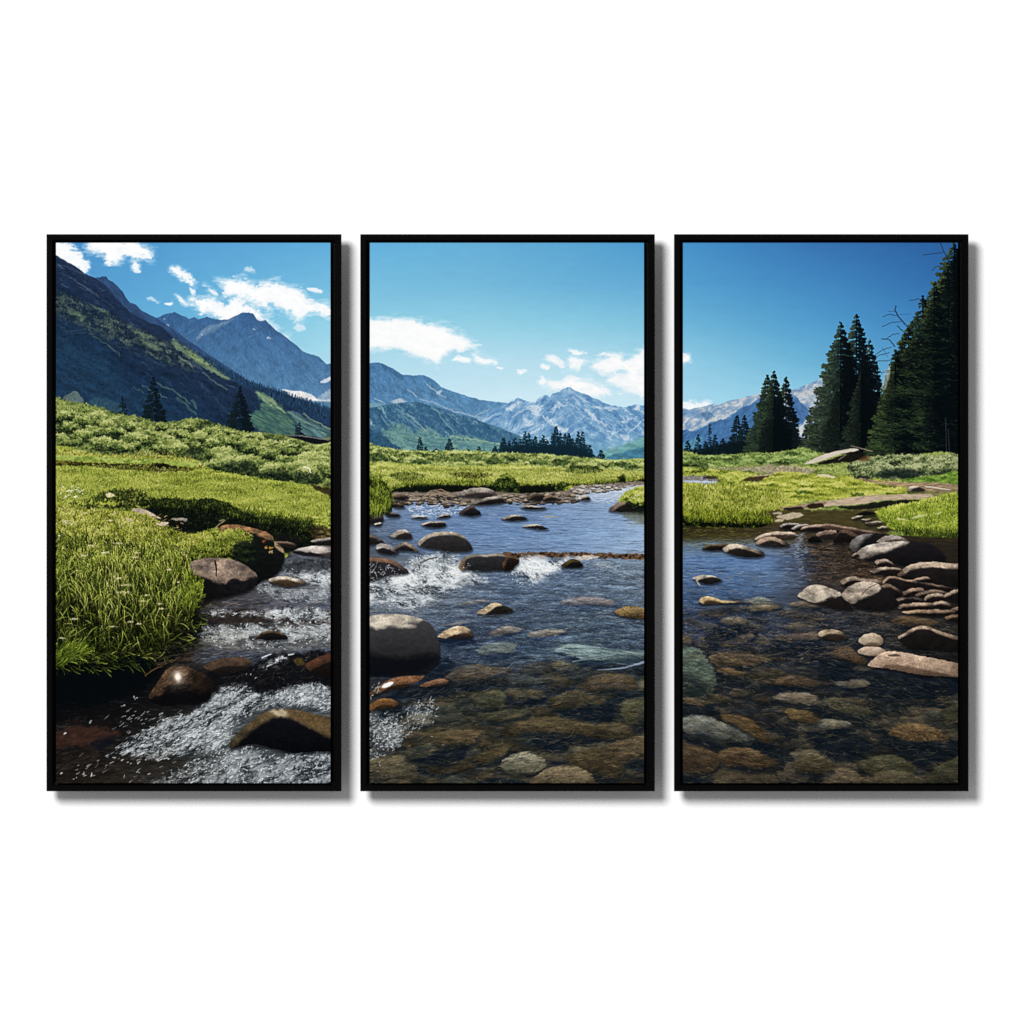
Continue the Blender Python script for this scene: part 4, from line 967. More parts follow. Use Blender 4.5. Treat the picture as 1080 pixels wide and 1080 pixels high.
    patch([(885, 534), (905, 533), (930, 529), (955, 527.5), (970, 528), (960, 533), (935, 535), (905, 538), (888, 536)], (20, 20, 20), .9, 1, .8, seed=212, tex=.4)
    patch([(822, 536), (840, 533), (864, 529), (872, 529), (866, 534), (845, 537), (828, 538)], (150, 126, 104), 1, .8, .6, seed=213, tex=.3)
    patch([(828, 536), (846, 535), (846, 539), (830, 540)], (24, 20, 18), .9, .8, .6)
    patch([(852, 532), (866, 531), (868, 535), (854, 536)], (36, 26, 20), .9, .8, .6)
    # shallow tongue behind
    patch([(800, 541), (830, 538), (870, 538), (905, 538), (940, 536), (960, 540), (940, 560), (900, 566), (860, 568), (830, 562), (806, 556)], (92, 84, 44), 1, 1.5, 1.2, seed=214, tex=.4, ts=(6, 1.2), c2=(52, 46, 30))
    for p in ([(818, 545), (835, 541), (848, 543), (830, 548)], [(814, 541), (824, 540), (822, 543)], [(816, 549), (826, 547), (824, 551)]):
        patch(p, (200, 184, 156), .85, .9, .7, seed=int(p[0][0]), tex=.2)
    leafy([(922, 540), (940, 534), (970, 528), (1016, 522), (1016, 572), (990, 572), (965, 566), (945, 560), (932, 552)], [(0, (58, 76, 20)), (.3, (112, 134, 34)), (.6, (156, 172, 56)), (1, (198, 202, 94))], (9, 5), 216, fine=.36, rough=1.6, bias=.06, grad=.5)
    blades([(930, 545), (970, 532), (1012, 524), (1012, 562), (980, 562), (950, 556)], 1500, 4.5, [(0, (70, 92, 20)), (.5, (140, 160, 44)), (1, (196, 202, 84))], 217, spread=.4, wd=.6, cs=9, base=.02)
    blades([(946, 560), (975, 562), (1012, 562), (1012, 570), (980, 572), (955, 566)], 500, 6, [(0, (14, 20, 10)), (.5, (64, 80, 24)), (1, (130, 146, 50))], 218, spread=.35, wd=.7)
    for p in ([(960, 546), (970, 543), (978, 543), (966, 547)], [(985, 541), (994, 540), (990, 542)], [(945, 546), (958, 548), (948, 549)]):
        patch(p, (214, 212, 150), .7, .8, .8)
    rock([(903, 542), (912, 539), (920, 540), (924, 542), (915, 543), (905, 544)], (60, 46, 36), (14, 14, 14), 1, 1, seed=219)
    for p in ([(898, 546), (905, 543.5), (910, 544), (902, 547.5)], [(912, 551), (924, 549.5), (930, 551), (918, 554)], [(908, 548), (918, 547), (915, 549.5)], [(925, 556), (934, 555), (936, 558), (928, 558)]):
        rock(p, (200, 186, 160), (60, 54, 44), 1, 1.5, seed=int(p[0][0]))
    # front edge of the lawn, in its own shade over the water
    leafy([(712, 545), (740, 546), (780, 546), (800, 547), (814, 553), (810, 558), (780, 557), (745, 556), (712, 556)], [(0, (6, 12, 8)), (.5, (18, 26, 12)), (1, (92, 108, 28))], (5, 4), 221, fine=.5, rough=1.6, bias=-.18)
    blades([(716, 540), (760, 542), (800, 543), (814, 549), (808, 553), (716, 550)], 900, 6, [(0, (30, 40, 10)), (.5, (112, 128, 26)), (1, (180, 184, 58))], 222, spread=.35, wd=.7, cs=6)
    # fallen pale log under the spruces
    patch([(848, 489), (860, 482.5), (876, 477), (890, 474), (903, 473), (904, 475.5), (890, 478), (874, 483), (858, 488.5)], (206, 194, 176), 1, .7, .4, seed=223, tex=.12, ts=(6, 1), ang=-.3)
    patch([(862, 489), (878, 483), (894, 478.5), (906, 476), (914, 482), (902, 486), (886, 488), (870, 489.5)], (22, 20, 20), .95, 1, .8, seed=224, tex=.4)
    line([(897, 470), (908, 473), (920, 476)], (140, 126, 110), 1.1, .9)
    line([(884, 485), (892, 480)], (120, 106, 92), 1.2, .8)
    patch([(905, 484), (912, 481), (918, 483), (910, 487)], (96, 60, 40), .7, 1, .8)


# ------------------------------------------------------------------------------- water
def water(poly, xs, ys, rows, seed, amp=.16, lx=26, ly=2.2, blue=(150, 180, 215), bl=.25, dark=(24, 36, 56), dk=.3, soft=.8, grow=0.0, y0=520):
    g = grid(min(p[0] for p in poly) - 2, min(p[1] for p in poly) - 3, max(p[0] for p in poly) + 2, max(p[1] for p in poly) + 3)
    sl, X, Y = g
    d = sdf(np.array(poly, float), X, Y)
    C = field(xs, ys, rows, X, Y)
    k = 1 + grow * (Y - y0)
    wy = Y + 2.2 * fbm(X / 22, Y / 9, seed + 2, 3)
    n = fbm(X / (lx * k), wy / (ly * k), seed, 5, .6)
    n2 = fbm(X / (lx * .3 * k), wy / (ly * .45 * k), seed + 3, 3, .6)
    C = C * (1 + amp * n + amp * .6 * n2)[..., None]
    m = n * .7 + n2 * .5
    C = C + (col(blue) - C) * (bl * sstep(.1, .6, m))[..., None]
    C = C + (col(dark) - C) * (dk * sstep(-.1, -.6, m))[..., None]
    G = (C @ np.array([.3, .59, .11], np.float32))[..., None]
    blend(sl, sstep(soft, -soft, d), G + (C - G) * (.92 if poly[0][0] > 300 else .8))


def ripples(pts, n, ln, stops, seed, wd=.6, ang=0.0, da=.12, alpha=.5, bend=.3, clump=0., cs=(20, 4)):
    dabs(pts, n, ln, wd, ang, stops, seed, da, alpha, bend, clump, cs)


FOAM = [(0, (96, 104, 110)), (.35, (150, 158, 162)), (.7, (206, 212, 214)), (1, (246, 248, 248))]


def foam(pts, n, ln=2.2, wd=.8, ang=.2, seed=1, da=.6, alpha=.9, clump=-.1, cs=(8, 4), veil=.0, bias=.0, stops=None):
    """white water: silky streaks along the flow over dark water, soft froth, a few glints"""
    P = spline(pts)
    ca, sa = math.cos(-ang), math.sin(-ang)
    if veil:
        g = grid(P[:, 0].min() - 8, P[:, 1].min() - 8, P[:, 0].max() + 8, P[:, 1].max() + 8)
        if g is not None:
            sl, X, Y = g
            wx, wy = X + 5 * fbm(X / 11, Y / 8, seed, 3, .6), Y + 4 * fbm(X / 11, Y / 8, seed + 3, 3, .6)
            d = sdf(P, X + 6 * fbm(X / 8, Y / 6, seed + 1, 4, .6), Y + 5 * fbm(X / 8, Y / 6, seed + 2, 4, .6))
            a_, b_ = wx * ca + wy * sa, -wx * sa + wy * ca
            big = fbm(a_ / (cs[0] * 1.3), b_ / (cs[1] * 1.6), seed + 5, 3)
            st = fbm(a_ / (cs[0] * .55), b_ / max(.8, cs[1] * .28), seed + 6, 4, .62)
            fr = fbm(X / 1.7, Y / 1.4, seed + 8, 3, .7)
            e = sstep(6.0, -7.0, d)
            v = .75 * big + .8 * st + .35 * fr + bias
            a = veil * e * sstep(-.42, .50, v + .9 * (e - .65))
            blend(sl, .8 * veil * e * sstep(-.02, -.4, big + .7 * st), col((22, 28, 36)))
            blend(sl, a, pal(.42 + .75 * v, stops or FOAM))
    dabs(pts, int(n * .32), ln * .8, wd * .75, ang, stops or FOAM, seed, da * .8, alpha * .85, 1.0, clump + .10, cs, bias + .15, rim=.8)


def caustics(pts, n, ang, seed, ln=11, stops=None, alpha=.30):
    """fine wavering threads of light and dark that moving water draws over its bed"""
    rng = np.random.default_rng(int(seed * 10))
    q = inside(pts, n, rng)
    n = len(q)
    k = fbm(q[:, 0] / 26, q[:, 1] / 12, seed, 3)
    t = fbm(q[:, 0] / 9, q[:, 1] / 3, seed + 4, 4, .6)
    c = pal(np.clip(.45 + .9 * t + .22 * rng.standard_normal(n), 0, 1), stops or [(0, (8, 16, 26)), (.4, (38, 40, 38)), (.7, (92, 80, 56)), (.92, (138, 118, 80)), (1, (176, 152, 108))])
    strokes(q[:, 0], q[:, 1], ln * (.4 + rng.random(n)), ang + .55 * k + .10 * rng.standard_normal(n), np.full(n, .62), c, .5 * rng.standard_normal(n), alpha=alpha)


def pebbles(pts, n, r, seed, c0=(42, 38, 34), c1=(136, 122, 106), flat=.45, dark=(16, 18, 20)):
    rng = np.random.default_rng(int(seed * 10))
    q = inside(pts, n, rng)
    for x, y in q:
        s = r * (.5 + rng.random())
        a = rng.random() * .3 - .15
        c = col(c0) + (col(c1) - col(c0)) * rng.random()
        g = grid(x - s * 1.6 - 1, y - s - 2, x + s * 1.6 + 1, y + s + 2)
        if g is None:
            continue
        sl, X, Y = g
        u, v = (X - x) / (s * 1.4), (Y - y) / (s * flat * 1.4)
        d = np.sqrt(u * u + v * v) + .25 * fbm(X / 2, Y / 2, x, 2)
        blend(sl, .8 * sstep(1.2, .8, np.sqrt(u * u + ((Y - y - s * .35) / (s * flat * 1.4)) ** 2)), col(dark))
        blend(sl, sstep(1.1, .85, d), c * (1.1 - .45 * np.clip(v, -1, 1))[..., None])


def bed(pts, n, r, seed, tones, alpha=.7, flat=.42, dark=(16, 26, 34), ang=0.0, grow=0.0, tex=.38):
    """random stones of the stream bed, seen through moving water"""
    rng = np.random.default_rng(int(seed * 10))
    q = inside(pts, n, rng)
    lo, hi = q[:, 1].min(), q[:, 1].max()
    for i, (x, y) in enumerate(q):
        s = r * (.55 + .9 * rng.random()) * (1 + grow * (y - lo) / max(1, hi - lo))
        k = rng.integers(7, 10)
        th = np.linspace(0, 2 * math.pi, k, endpoint=False) + rng.random() * .5
        rr = s * (.8 + .35 * rng.random(k))
        px, py = rr * np.cos(th) * 1.3, rr * np.sin(th) * flat * 1.3
        ca, sa = math.cos(ang), math.sin(ang)
        stone_under(np.stack([x + px * ca - py * sa, y + px * sa + py * ca], 1), np.array(tones[rng.integers(len(tones))]) * (.8 + .4 * rng.random()), seed + i * .37, alpha, tex, dark)


def paint_stream_mid():
    W = [(376, 548), (396, 540), (412, 532), (440, 529), (470, 530), (500, 534), (540, 530), (600, 528), (620, 521), (684, 511), (684, 832), (376, 832)]
    # pebbly shore
    patch([(404, 521), (440, 519), (490, 519), (530, 519), (560, 520), (600, 517), (606, 513), (640, 510), (684, 508), (684, 520), (640, 522), (620, 526), (600, 532), (560, 533), (520, 535), (480, 535), (440, 534), (410, 540)], (86, 77, 70), 1, 1, .8, seed=231, tex=.5, ts=(2.5, 1.2), c2=(172, 156, 138))
    xs = [376, 450, 530, 610, 684]
    ys = [515, 535, 560, 580, 600, 620, 645, 670, 690, 715, 750, 830]
    rows = [[(150, 160, 176), (140, 160, 190), (150, 168, 196), (176, 190, 212), (186, 198, 214)],
            [(110, 126, 148), (108, 136, 176), (104, 132, 172), (122, 150, 188), (140, 168, 204)],
            [(84, 96, 112), (96, 126, 168), (100, 132, 176), (122, 154, 196), (146, 176, 212)],
            [(76, 80, 88), (92, 116, 150), (104, 134, 174), (120, 150, 190), (150, 176, 204)],
            [(90, 94, 100), (120, 130, 140), (86, 104, 126), (98, 118, 142), (122, 138, 150)],
            [(104, 112, 120), (112, 120, 130), (86, 104, 128), (94, 114, 138), (108, 124, 138)],
            [(96, 104, 114), (92, 104, 118), (66, 80, 100), (74, 90, 106), (72, 86, 100)],
            [(70, 80, 92), (60, 70, 84), (50, 64, 84), (60, 76, 92), (52, 66, 84)],
            [(40, 48, 62), (52, 64, 84), (54, 70, 92), (70, 88, 100), (50, 66, 84)],
            [(44, 44, 44), (44, 54, 70), (48, 58, 72), (52, 62, 74), (36, 46, 62)],
            [(44, 46, 46), (48, 50, 48), (50, 52, 48), (44, 48, 48), (42, 46, 46)],
            [(50, 50, 44), (52, 48, 38), (48, 46, 38), (44, 42, 36), (44, 42, 36)]]
    water(W, xs, ys, rows, 233, amp=.15, lx=18, ly=1.5, bl=.30, dk=.40, grow=.006, y0=540)
    up = [(400, 540), (460, 534), (540, 532), (679, 514), (679, 580), (540, 582), (460, 584), (400, 580)]
    ripples(up, 900, 7, [(0, (70, 100, 146)), (.5, (120, 150, 192)), (1, (196, 212, 232))], 234, wd=.55, alpha=.38)
    ripples([(430, 534), (460, 531), (500, 536), (480, 542), (440, 546)], 220, 3, [(0, (150, 170, 200)), (1, (240, 246, 252))], 235, alpha=.8)
    ripples([(600, 516), (660, 512), (679, 513), (679, 530), (620, 528)], 240, 6, [(0, (170, 186, 210)), (1, (236, 242, 248))], 236, alpha=.6)
    ripples([(660, 545), (679, 542), (679, 556), (664, 556)], 60, 2.5, [(0, (120, 120, 60)), (1, (190, 180, 90))], 237, alpha=.5, ang=1.4)
    md = [(540, 590), (679, 592), (679, 690), (540, 690), (440, 660), (500, 620)]
    ripples(md, 1100, 10, [(0, (34, 56, 94)), (.45, (74, 100, 136)), (.8, (120, 140, 160)), (1, (170, 186, 200))], 238, wd=.7, alpha=.42, bend=.25)
    ripples([(540, 655), (679, 650), (679, 690), (560, 692)], 300, 12, [(0, (84, 104, 110)), (1, (138, 156, 158))], 239, wd=.7, alpha=.4, bend=.3, ang=-.15)
    # pale stones just under the surface
    for p, c in (([(590, 637), (600, 632), (615, 629.5), (635, 631), (650, 637), (640, 639), (615, 640)], (150, 138, 134)), ([(557, 669), (570, 665), (590, 664), (597, 667), (580, 671), (562, 673)], (164, 148, 128)), ([(518, 667), (533, 661), (552, 663), (542, 668), (525, 672)], (136, 124, 112)), ([(503, 685), (520, 678), (545, 680), (540, 688), (520, 693), (508, 691)], (124, 132, 122)), ([(480, 638), (500, 633), (518, 634), (500, 638)], (132, 128, 124)), ([(466, 660), (480, 656), (492, 656), (484, 661)], (120, 118, 112)), ([(640, 690), (655, 686), (672, 690), (650, 694)], (140, 156, 148))):
        stone_under(p, c, p[0][0], .85, .15, (34, 52, 82), 1.4, (8, 1.2))
    # bottom of the pool
    T = [(92, 82, 60), (78, 74, 60), (104, 94, 70), (70, 66, 52), (86, 74, 52), (72, 76, 66)]
    bed([(470, 712), (560, 704), (684, 708), (684, 832), (400, 832), (400, 800), (440, 760)], 64, 17, 241, T, .8, grow=.35, dark=(18, 30, 40))
    bed([(470, 712), (560, 704), (684, 708), (684, 832), (400, 832), (400, 800), (440, 760)], 70, 8, 242, T, .6, grow=.4, dark=(18, 30, 40))
    for p in ([(580, 752), (600, 748), (628, 746), (646, 743), (651, 753), (642, 763), (622, 762), (600, 758)], [(555, 776), (575, 774), (600, 777), (604, 785), (592, 796), (572, 790)], [(533, 734), (550, 740), (577, 736), (560, 746), (533, 748)], [(600, 779), (625, 777), (642, 782), (622, 786), (606, 786)], [(440, 801), (462, 793), (488, 787), (494, 794), (482, 806), (460, 809)], [(530, 800), (545, 792), (540, 806), (530, 812)], [(600, 695), (640, 702), (684, 698), (684, 712), (640, 708), (608, 704)], [(648, 733), (672, 730), (684, 726), (684, 738), (655, 740)], [(563, 806), (580, 805), (600, 804), (570, 818)], [(520, 820), (560, 826), (540, 832), (515, 832)], [(664, 804), (684, 806), (684, 816), (668, 812)], [(458, 696), (470, 692), (480, 702), (474, 714), (456, 718), (440, 716)], [(405, 738), (430, 726), (470, 724), (530, 722), (500, 730), (440, 738)], [(390, 754), (420, 748), (440, 744), (430, 752), (405, 758)]):
        patch(p, (17, 28, 42), .85, 2.2, 1.8, rs=6, seed=p[0][0] + .5)
    for p, c in (([(533, 770), (560, 758), (584, 757), (640, 768), (668, 776), (640, 780), (600, 774), (560, 772), (536, 778)], (104, 90, 62)), ([(533, 728), (555, 725), (575, 731), (570, 738), (548, 738)], (104, 94, 70)), ([(580, 738), (600, 729), (625, 726), (644, 732), (636, 742), (610, 748), (586, 748)], (96, 86, 58)), ([(610, 722), (640, 710), (665, 714), (672, 724), (650, 732), (620, 728)], (112, 92, 66)), ([(580, 702), (600, 697), (612, 702), (596, 708)], (124, 112, 80)), ([(533, 716), (555, 713), (575, 720), (550, 724)], (86, 90, 82)), ([(470, 712), (490, 706), (515, 704), (540, 706), (520, 714), (490, 720)], (112, 96, 76)), ([(500, 738), (520, 728), (534, 733), (530, 748), (510, 750)], (92, 92, 66)), ([(640, 788), (660, 780), (684, 776), (684, 802), (660, 806), (645, 800)], (118, 100, 72)), ([(600, 800), (625, 790), (645, 796), (660, 814), (640, 824), (610, 814)], (80, 68, 46)), ([(455, 776), (480, 770), (505, 772), (500, 784), (470, 790)], (104, 88, 60)), ([(655, 742), (684, 738), (684, 770), (662, 764)], (92, 88, 62)), ([(500, 756), (540, 748), (560, 752), (530, 762)], (84, 82, 62)), ([(497, 800), (520, 790), (540, 786), (530, 796), (510, 806)], (96, 84, 54))):
        stone_under(p, c, p[0][0] + .3, .88, .34, (18, 30, 42), 1.6, (6, 1.8), ang=.1)
    for p, c in (([(526, 809), (533, 800), (548, 794), (566, 796), (577, 804), (571, 813), (556, 818), (536, 817)], (142, 138, 116)), ([(560, 832), (566, 818), (580, 810), (600, 808), (618, 813), (626, 822), (628, 832)], (136, 120, 92))):
        stone_under(p, c, p[0][0], .97, .24, (16, 24, 30), .9, (3, 2), fade=.9)
    dabs([(470, 715), (679, 712), (679, 826), (440, 826)], 900, 4, .7, .1, [(0, (20, 30, 36)), (.5, (90, 84, 62)), (.85, (140, 124, 90)), (1, (196, 170, 120))], 243, da=.4, alpha=.35, bend=.8)
    dabs([(480, 690), (679, 700), (679, 740), (480, 735)], 240, 9, .7, .08, [(0, (24, 38, 58)), (.6, (74, 90, 100)), (1, (120, 134, 136))], 244, da=.15, alpha=.4)
    B = [(390, 760), (440, 716), (500, 700), (560, 690), (684, 690), (684, 832), (382, 832)]
    mottle(B, .34, 12, 2.4, -.12, 246.3, warm=(140, 124, 92), wa=.16, gain=.88, fine=.22)
    refract(B, 3.4, 1.4, 10, 2.6, 247.3, oct_=3)
    ripples([(400, 720), (500, 690), (684, 690), (684, 750), (560, 740), (420, 760)], 420, 14, [(0, (18, 30, 50)), (.6, (52, 70, 92)), (1, (104, 124, 146))], 247.5, wd=1.2, alpha=.20, bend=.4, ang=.06)
    refract([(382, 615), (480, 600), (684, 600), (684, 700), (450, 720), (382, 700)], 4, 1.0, 14, 2.0, 248.3)
    mottle([(382, 620), (480, 600), (684, 600), (684, 700), (450, 700), (382, 700)], .35, 16, 1.8, .03, 249.3, warm=(150, 164, 170), wa=.30)
    caustics([(400, 760), (440, 716), (500, 704), (560, 694), (684, 698), (684, 832), (400, 832)], 3000, .10, 701)
    caustics([(430, 640), (520, 612), (684, 600), (684, 704), (460, 712)], 1700, .03, 702, 15, [(0, (14, 26, 46)), (.4, (44, 60, 84)), (.7, (92, 106, 118)), (1, (160, 168, 170))], .30)
    # long pale slab under the surface with its glassy wave
    stone_under([(584, 686), (600, 680), (625, 682), (655, 688), (684, 688), (684, 697), (655, 699), (632, 698), (608, 693)], (134, 154, 148), 245, .85, .34, (20, 34, 56), 1.8, (16, 1.0), fade=1.0)
    for k in range(3):
        ripples([(588, 684), (630, 682), (684, 688), (684, 700), (630, 700), (596, 692)], 60, 16, [(0, (26, 44, 62)), (.5, (90, 112, 116)), (1, (176, 192, 188))], 245.5 + k, wd=1.1, alpha=.4, bend=.25, ang=-.10)
    patch([(596, 698), (620, 696), (645, 697), (684, 692), (684, 700), (650, 700), (620, 703)], (30, 46, 62), .6, 2, 1, seed=246)
    patch([(630, 706.5), (655, 704), (670, 700.5), (684, 696), (684, 698), (670, 702.5), (652, 706)], (150, 168, 188), .85, .7, .3, seed=250)
    line([(604, 698), (630, 694), (650, 690)], (120, 140, 140), 1.2, .7)
    # weir of dark cobbles and its white water
    patch([(528, 584), (550, 583), (575, 582.5), (600, 583), (625, 583), (650, 584), (684, 584), (684, 590), (650, 589.5), (620, 587.5), (590, 587), (560, 587), (540, 590), (528, 598)], (62, 44, 32), 1, .9, 1.0, seed=251, tex=.6, ts=(3, 2), c2=(132, 100, 72))
    pebbles([(530, 584), (600, 583.5), (684, 585), (684, 588), (600, 586), (530, 590)], 70, 1.4, 252, (30, 24, 20), (100, 78, 58), .6)
    dabs([(530, 583), (684, 584), (684, 589), (530, 590)], 160, 3, .8, .1, [(0, (24, 18, 16)), (.6, (84, 62, 46)), (1, (160, 128, 96))], 252.5, alpha=.8)
    patch([(604, 588), (618, 585), (632, 586), (626, 590), (610, 591)], (214, 200, 186), .8, 1, 1.2, seed=253, tex=.4)
    foam([(537, 598), (548, 589), (560, 587), (582, 591), (602, 589), (596, 596), (584, 604), (572, 611), (560, 614), (550, 606)], 900, 2.2, .9, -.5, 254, .7, .9, -.3, veil=.95, bias=.45)
    foam([(534, 602), (550, 606), (566, 616), (546, 616), (536, 610)], 120, 2, .7, -.4, 255)
    foam([(614, 592), (628, 590), (645, 590), (656, 597), (640, 602), (624, 598)], 240, 2.2, .8, -.1, 256, .4, .8, -.2, veil=.5)
    foam([(600, 604), (640, 606), (679, 596), (679, 612), (640, 616), (600, 612)], 90, 2, .7, 0, 257, alpha=.6, clump=.05)
    rock([(592, 598), (597, 593), (602, 590), (610, 591), (615, 597), (606, 599)], (84, 70, 38), (18, 20, 18), 2, 3, seed=258)
    # rapids on the left
    foam([(376, 612), (400, 610), (425, 604), (436, 598), (446, 588), (470, 583), (486, 590), (492, 600), (506, 606), (516, 612), (500, 617), (480, 622), (462, 632), (440, 642), (410, 640), (376, 634)], 2600, 2.4, .8, -.25, 261, .7, .85, -.25, (9, 4), veil=.85, bias=.0)
    foam([(400, 606), (430, 600), (446, 598), (480, 600), (496, 604), (480, 612), (450, 616), (410, 616)], 900, 2.2, .9, -.3, 262, .7, .9, -.4, veil=.9, bias=.45)
    foam([(430, 592), (446, 584), (470, 580), (484, 584), (480, 592), (450, 598), (436, 600)], 420, 2.2, .9, -.6, 263, .6, .9, -.1, veil=.6)
    foam([(390, 634), (440, 640), (500, 640), (480, 652), (430, 652), (390, 648)], 240, 2.4, .6, -.2, 264, .4, .55, .0)
    ripples([(390, 630), (500, 625), (560, 640), (520, 660), (440, 655), (390, 650)], 240, 9, [(0, (40, 54, 84)), (1, (130, 140, 150))], 265, alpha=.4, ang=.1)
    line([(443, 594), (452, 590), (460, 588)], (70, 62, 56), 1.6, .7)
    # stones: shore, upper reach, rapids
    pebbles([(408, 522), (450, 522), (480, 524), (500, 532), (470, 534), (430, 531), (412, 536)], 150, 1.7, 271)
    pebbles([(533, 522), (570, 520), (604, 522), (606, 530), (560, 532), (533, 531)], 150, 1.6, 272)
    pebbles([(602, 514), (640, 511), (655, 516), (630, 519), (606, 520)], 60, 1.4, 273, (90, 86, 80), (176, 168, 156))
    for p in ([(446, 524), (454, 518), (464, 516), (474, 520)], [(448, 522), (460, 518), (472, 521), (478, 524)], [(452, 524), (462, 521), (470, 524)]):
        line(p, (150, 128, 104), 1.0, .9, .5)
    for p, k in (([(412, 524), (422, 521), (430, 524), (424, 527)], 1), ([(414, 530), (424, 532), (426, 535), (416, 535)], 2), ([(556, 525), (565, 520.5), (573, 522), (572, 526), (562, 527)], 3), ([(573, 525), (580, 522), (589, 526), (584, 528), (575, 528)], 4)):
        rock(p, (120, 100, 82), (34, 30, 28), 1.5, 2, seed=280 + k)
    rock([(609, 526), (613, 523), (618, 522.5), (622, 525), (621, 527.5), (612, 527)], (222, 212, 200), (34, 32, 32), 2, 2.4, seed=285)
    rock([(481, 522), (490, 517), (503, 514.5), (515, 515), (522, 519), (523, 524), (512, 526), (500, 524)], (196, 184, 170), (52, 46, 44), 1, 5, seed=286, low=.5)
    rock([(496, 531), (504, 527), (515, 524.5), (526, 523), (531, 526), (530, 530), (515, 532), (503, 532)], (176, 164, 152), (30, 28, 30), 2, 2.6, seed=287)
    rock([(484, 541), (490, 536), (496, 533), (501, 535), (507, 542), (498, 544), (488, 543)], (96, 84, 76), (26, 26, 30), 2.5, 2.5, seed=288)
    for p, k in (([(529, 546.5), (536, 544), (545, 543), (553, 545), (556, 547.5), (545, 549), (534, 548.5)], 1), ([(551, 554.5), (560, 553), (567, 553), (575, 556), (578, 558), (569, 558.5), (560, 557)], 2), ([(445, 552), (455, 550), (469, 550.5), (469, 555), (457, 556.5), (447, 554.5)], 3), ([(407, 542), (413, 540.5), (421, 542), (420, 545), (410, 544.5)], 4), ([(461, 545), (468, 542), (475, 543), (472, 545.5), (464, 546)], 5), ([(434, 545.5), (442, 543.8), (451, 545.5), (444, 547)], 6), ([(549, 534.5), (558, 533), (575, 535), (572, 537), (556, 537)], 7), ([(384, 549), (395, 545), (404, 545), (402, 551), (390, 553)], 8), ([(395, 552), (402, 551), (401, 554), (396, 554)], 9)):
        rock(p, (214, 200, 182) if k not in (4, 8) else (96, 84, 70), (30, 28, 30), 3.5 if k < 3 else 1, 1.6, seed=290 + k, soft=.7)
    line([(573, 545), (587, 545.5)], (170, 156, 110), 1.0, .8)
    rock([(411, 566), (417, 561), (424, 558.5), (430, 560), (434, 564), (433, 568), (422, 568)], (204, 192, 176), (40, 36, 36), 3.5, 3.5, seed=301)
    rock([(382, 567), (392, 564.5), (399, 568), (405, 572), (394, 574), (382, 573)], (128, 108, 92), (34, 30, 30), 1, 2.5, seed=302)
    rock([(396, 576), (402, 573), (410, 575), (420, 581), (416, 584.5), (406, 584), (399, 582)], (206, 196, 184), (30, 28, 30), 1.5, 5, seed=303)
    rock([(417, 578), (423, 573), (429, 572), (436, 576), (441, 581), (430, 581), (420, 580)], (160, 140, 120), (36, 32, 32), -.5, 3.5, seed=304)
    rock([(440.5, 574), (446, 567), (455, 562.5), (468, 560.5), (482, 562), (491, 567), (498, 578), (494, 581.5), (478, 582), (463, 580), (450, 578)], (188, 174, 156), (42, 40, 40), 2, 3.6, seed=305, rough=.4, low=.5)
    rock([(487, 601), (486, 594), (490, 588), (498, 585), (512, 585), (528, 584.5), (536, 589), (541, 597), (534, 601), (512, 602), (496, 601)], (168, 154, 136), (36, 36, 38), 2, 2.2, seed=306, tone=None, low=.45)
    patch([(484, 600), (486, 592), (491, 588), (490, 596), (490, 602)], (120, 96, 70), .8, 1, .8, tex=.3)
    rock([(530, 598), (533, 588), (538, 586), (548, 590), (544, 597), (536, 602)], (110, 80, 56), (26, 20, 18), 2, 3, seed=307)
    # wet boulder in the fall
    rock([(376, 592), (388, 588), (402, 588.5), (414, 591), (424, 597), (431, 603), (424, 605.5), (410, 607), (392, 612), (376, 612)], (132, 100, 76), (32, 31, 34), 1, 4.5, seed=308, low=.2)
    foam([(378, 596), (396, 594), (410, 596), (420, 604), (404, 608), (378, 612)], 190, 4, .6, 1.0, 309, .5, .75, -.1, (4, 6))
    # mid pool stones
    rock([(503, 646.5), (510, 641.5), (517, 637), (525, 636), (534, 640), (541, 643), (534, 647), (518, 649), (508, 648)], (212, 188, 150), (32, 29, 26), 7, 3, seed=310, low=.5)
    rock([(648, 645.5), (654, 641.5), (663, 639.5), (672, 640), (684, 644), (684, 652), (668, 652), (656, 650)], (142, 116, 72), (80, 64, 40), 1, 9, seed=311, tex=.35)
    rock([(462, 672), (468, 666), (477, 662), (487, 660.5), (495, 664), (499, 670), (494, 674), (478, 674)], (222, 192, 152), (52, 40, 34), 3, 7.5, seed=312, low=.6)
    patch([(462, 676), (475, 674), (498, 674), (500, 679), (484, 682), (466, 682)], (20, 32, 52), .85, 1.8, 1, seed=313)
    mottle([(470, 618), (684, 604), (684, 700), (480, 700)], .26, 22, 1.4, .02, 700.3, warm=(150, 168, 184), wa=.26, fine=.15)
    # the big boulder
    rock([(372, 654), (388, 650), (404, 648), (420, 647.8), (436, 650.5), (447, 654), (455, 660), (460, 668), (463, 680), (463, 692), (458, 703), (444, 710), (420, 713), (396, 712), (372, 706)], (202, 190, 170), (50, 49, 51), -3, 11, seed=314, rough=.35, low=.75, tex=.14, soft=1.8, crack=.25, lp=[(366, 662), (372, 644), (404, 643), (430, 645), (447, 652), (441, 656), (431, 657), (438, 661), (426, 662), (412, 661), (398, 664), (390, 661), (380, 664)])
    patch([(376, 690), (420, 694), (458, 690), (460, 700), (440, 711), (410, 714), (376, 711)], (10, 13, 20), .85, 5, 1.5, seed=316)
    # tawny flat stones below it
    rock([(386, 734), (394, 728), (406, 719), (420, 714), (436, 713), (448, 713), (440, 719), (426, 726), (414, 727), (398, 732)], (122, 86, 58), (40, 29, 22), 1, 8, seed=317, tex=.3, edge=.8)
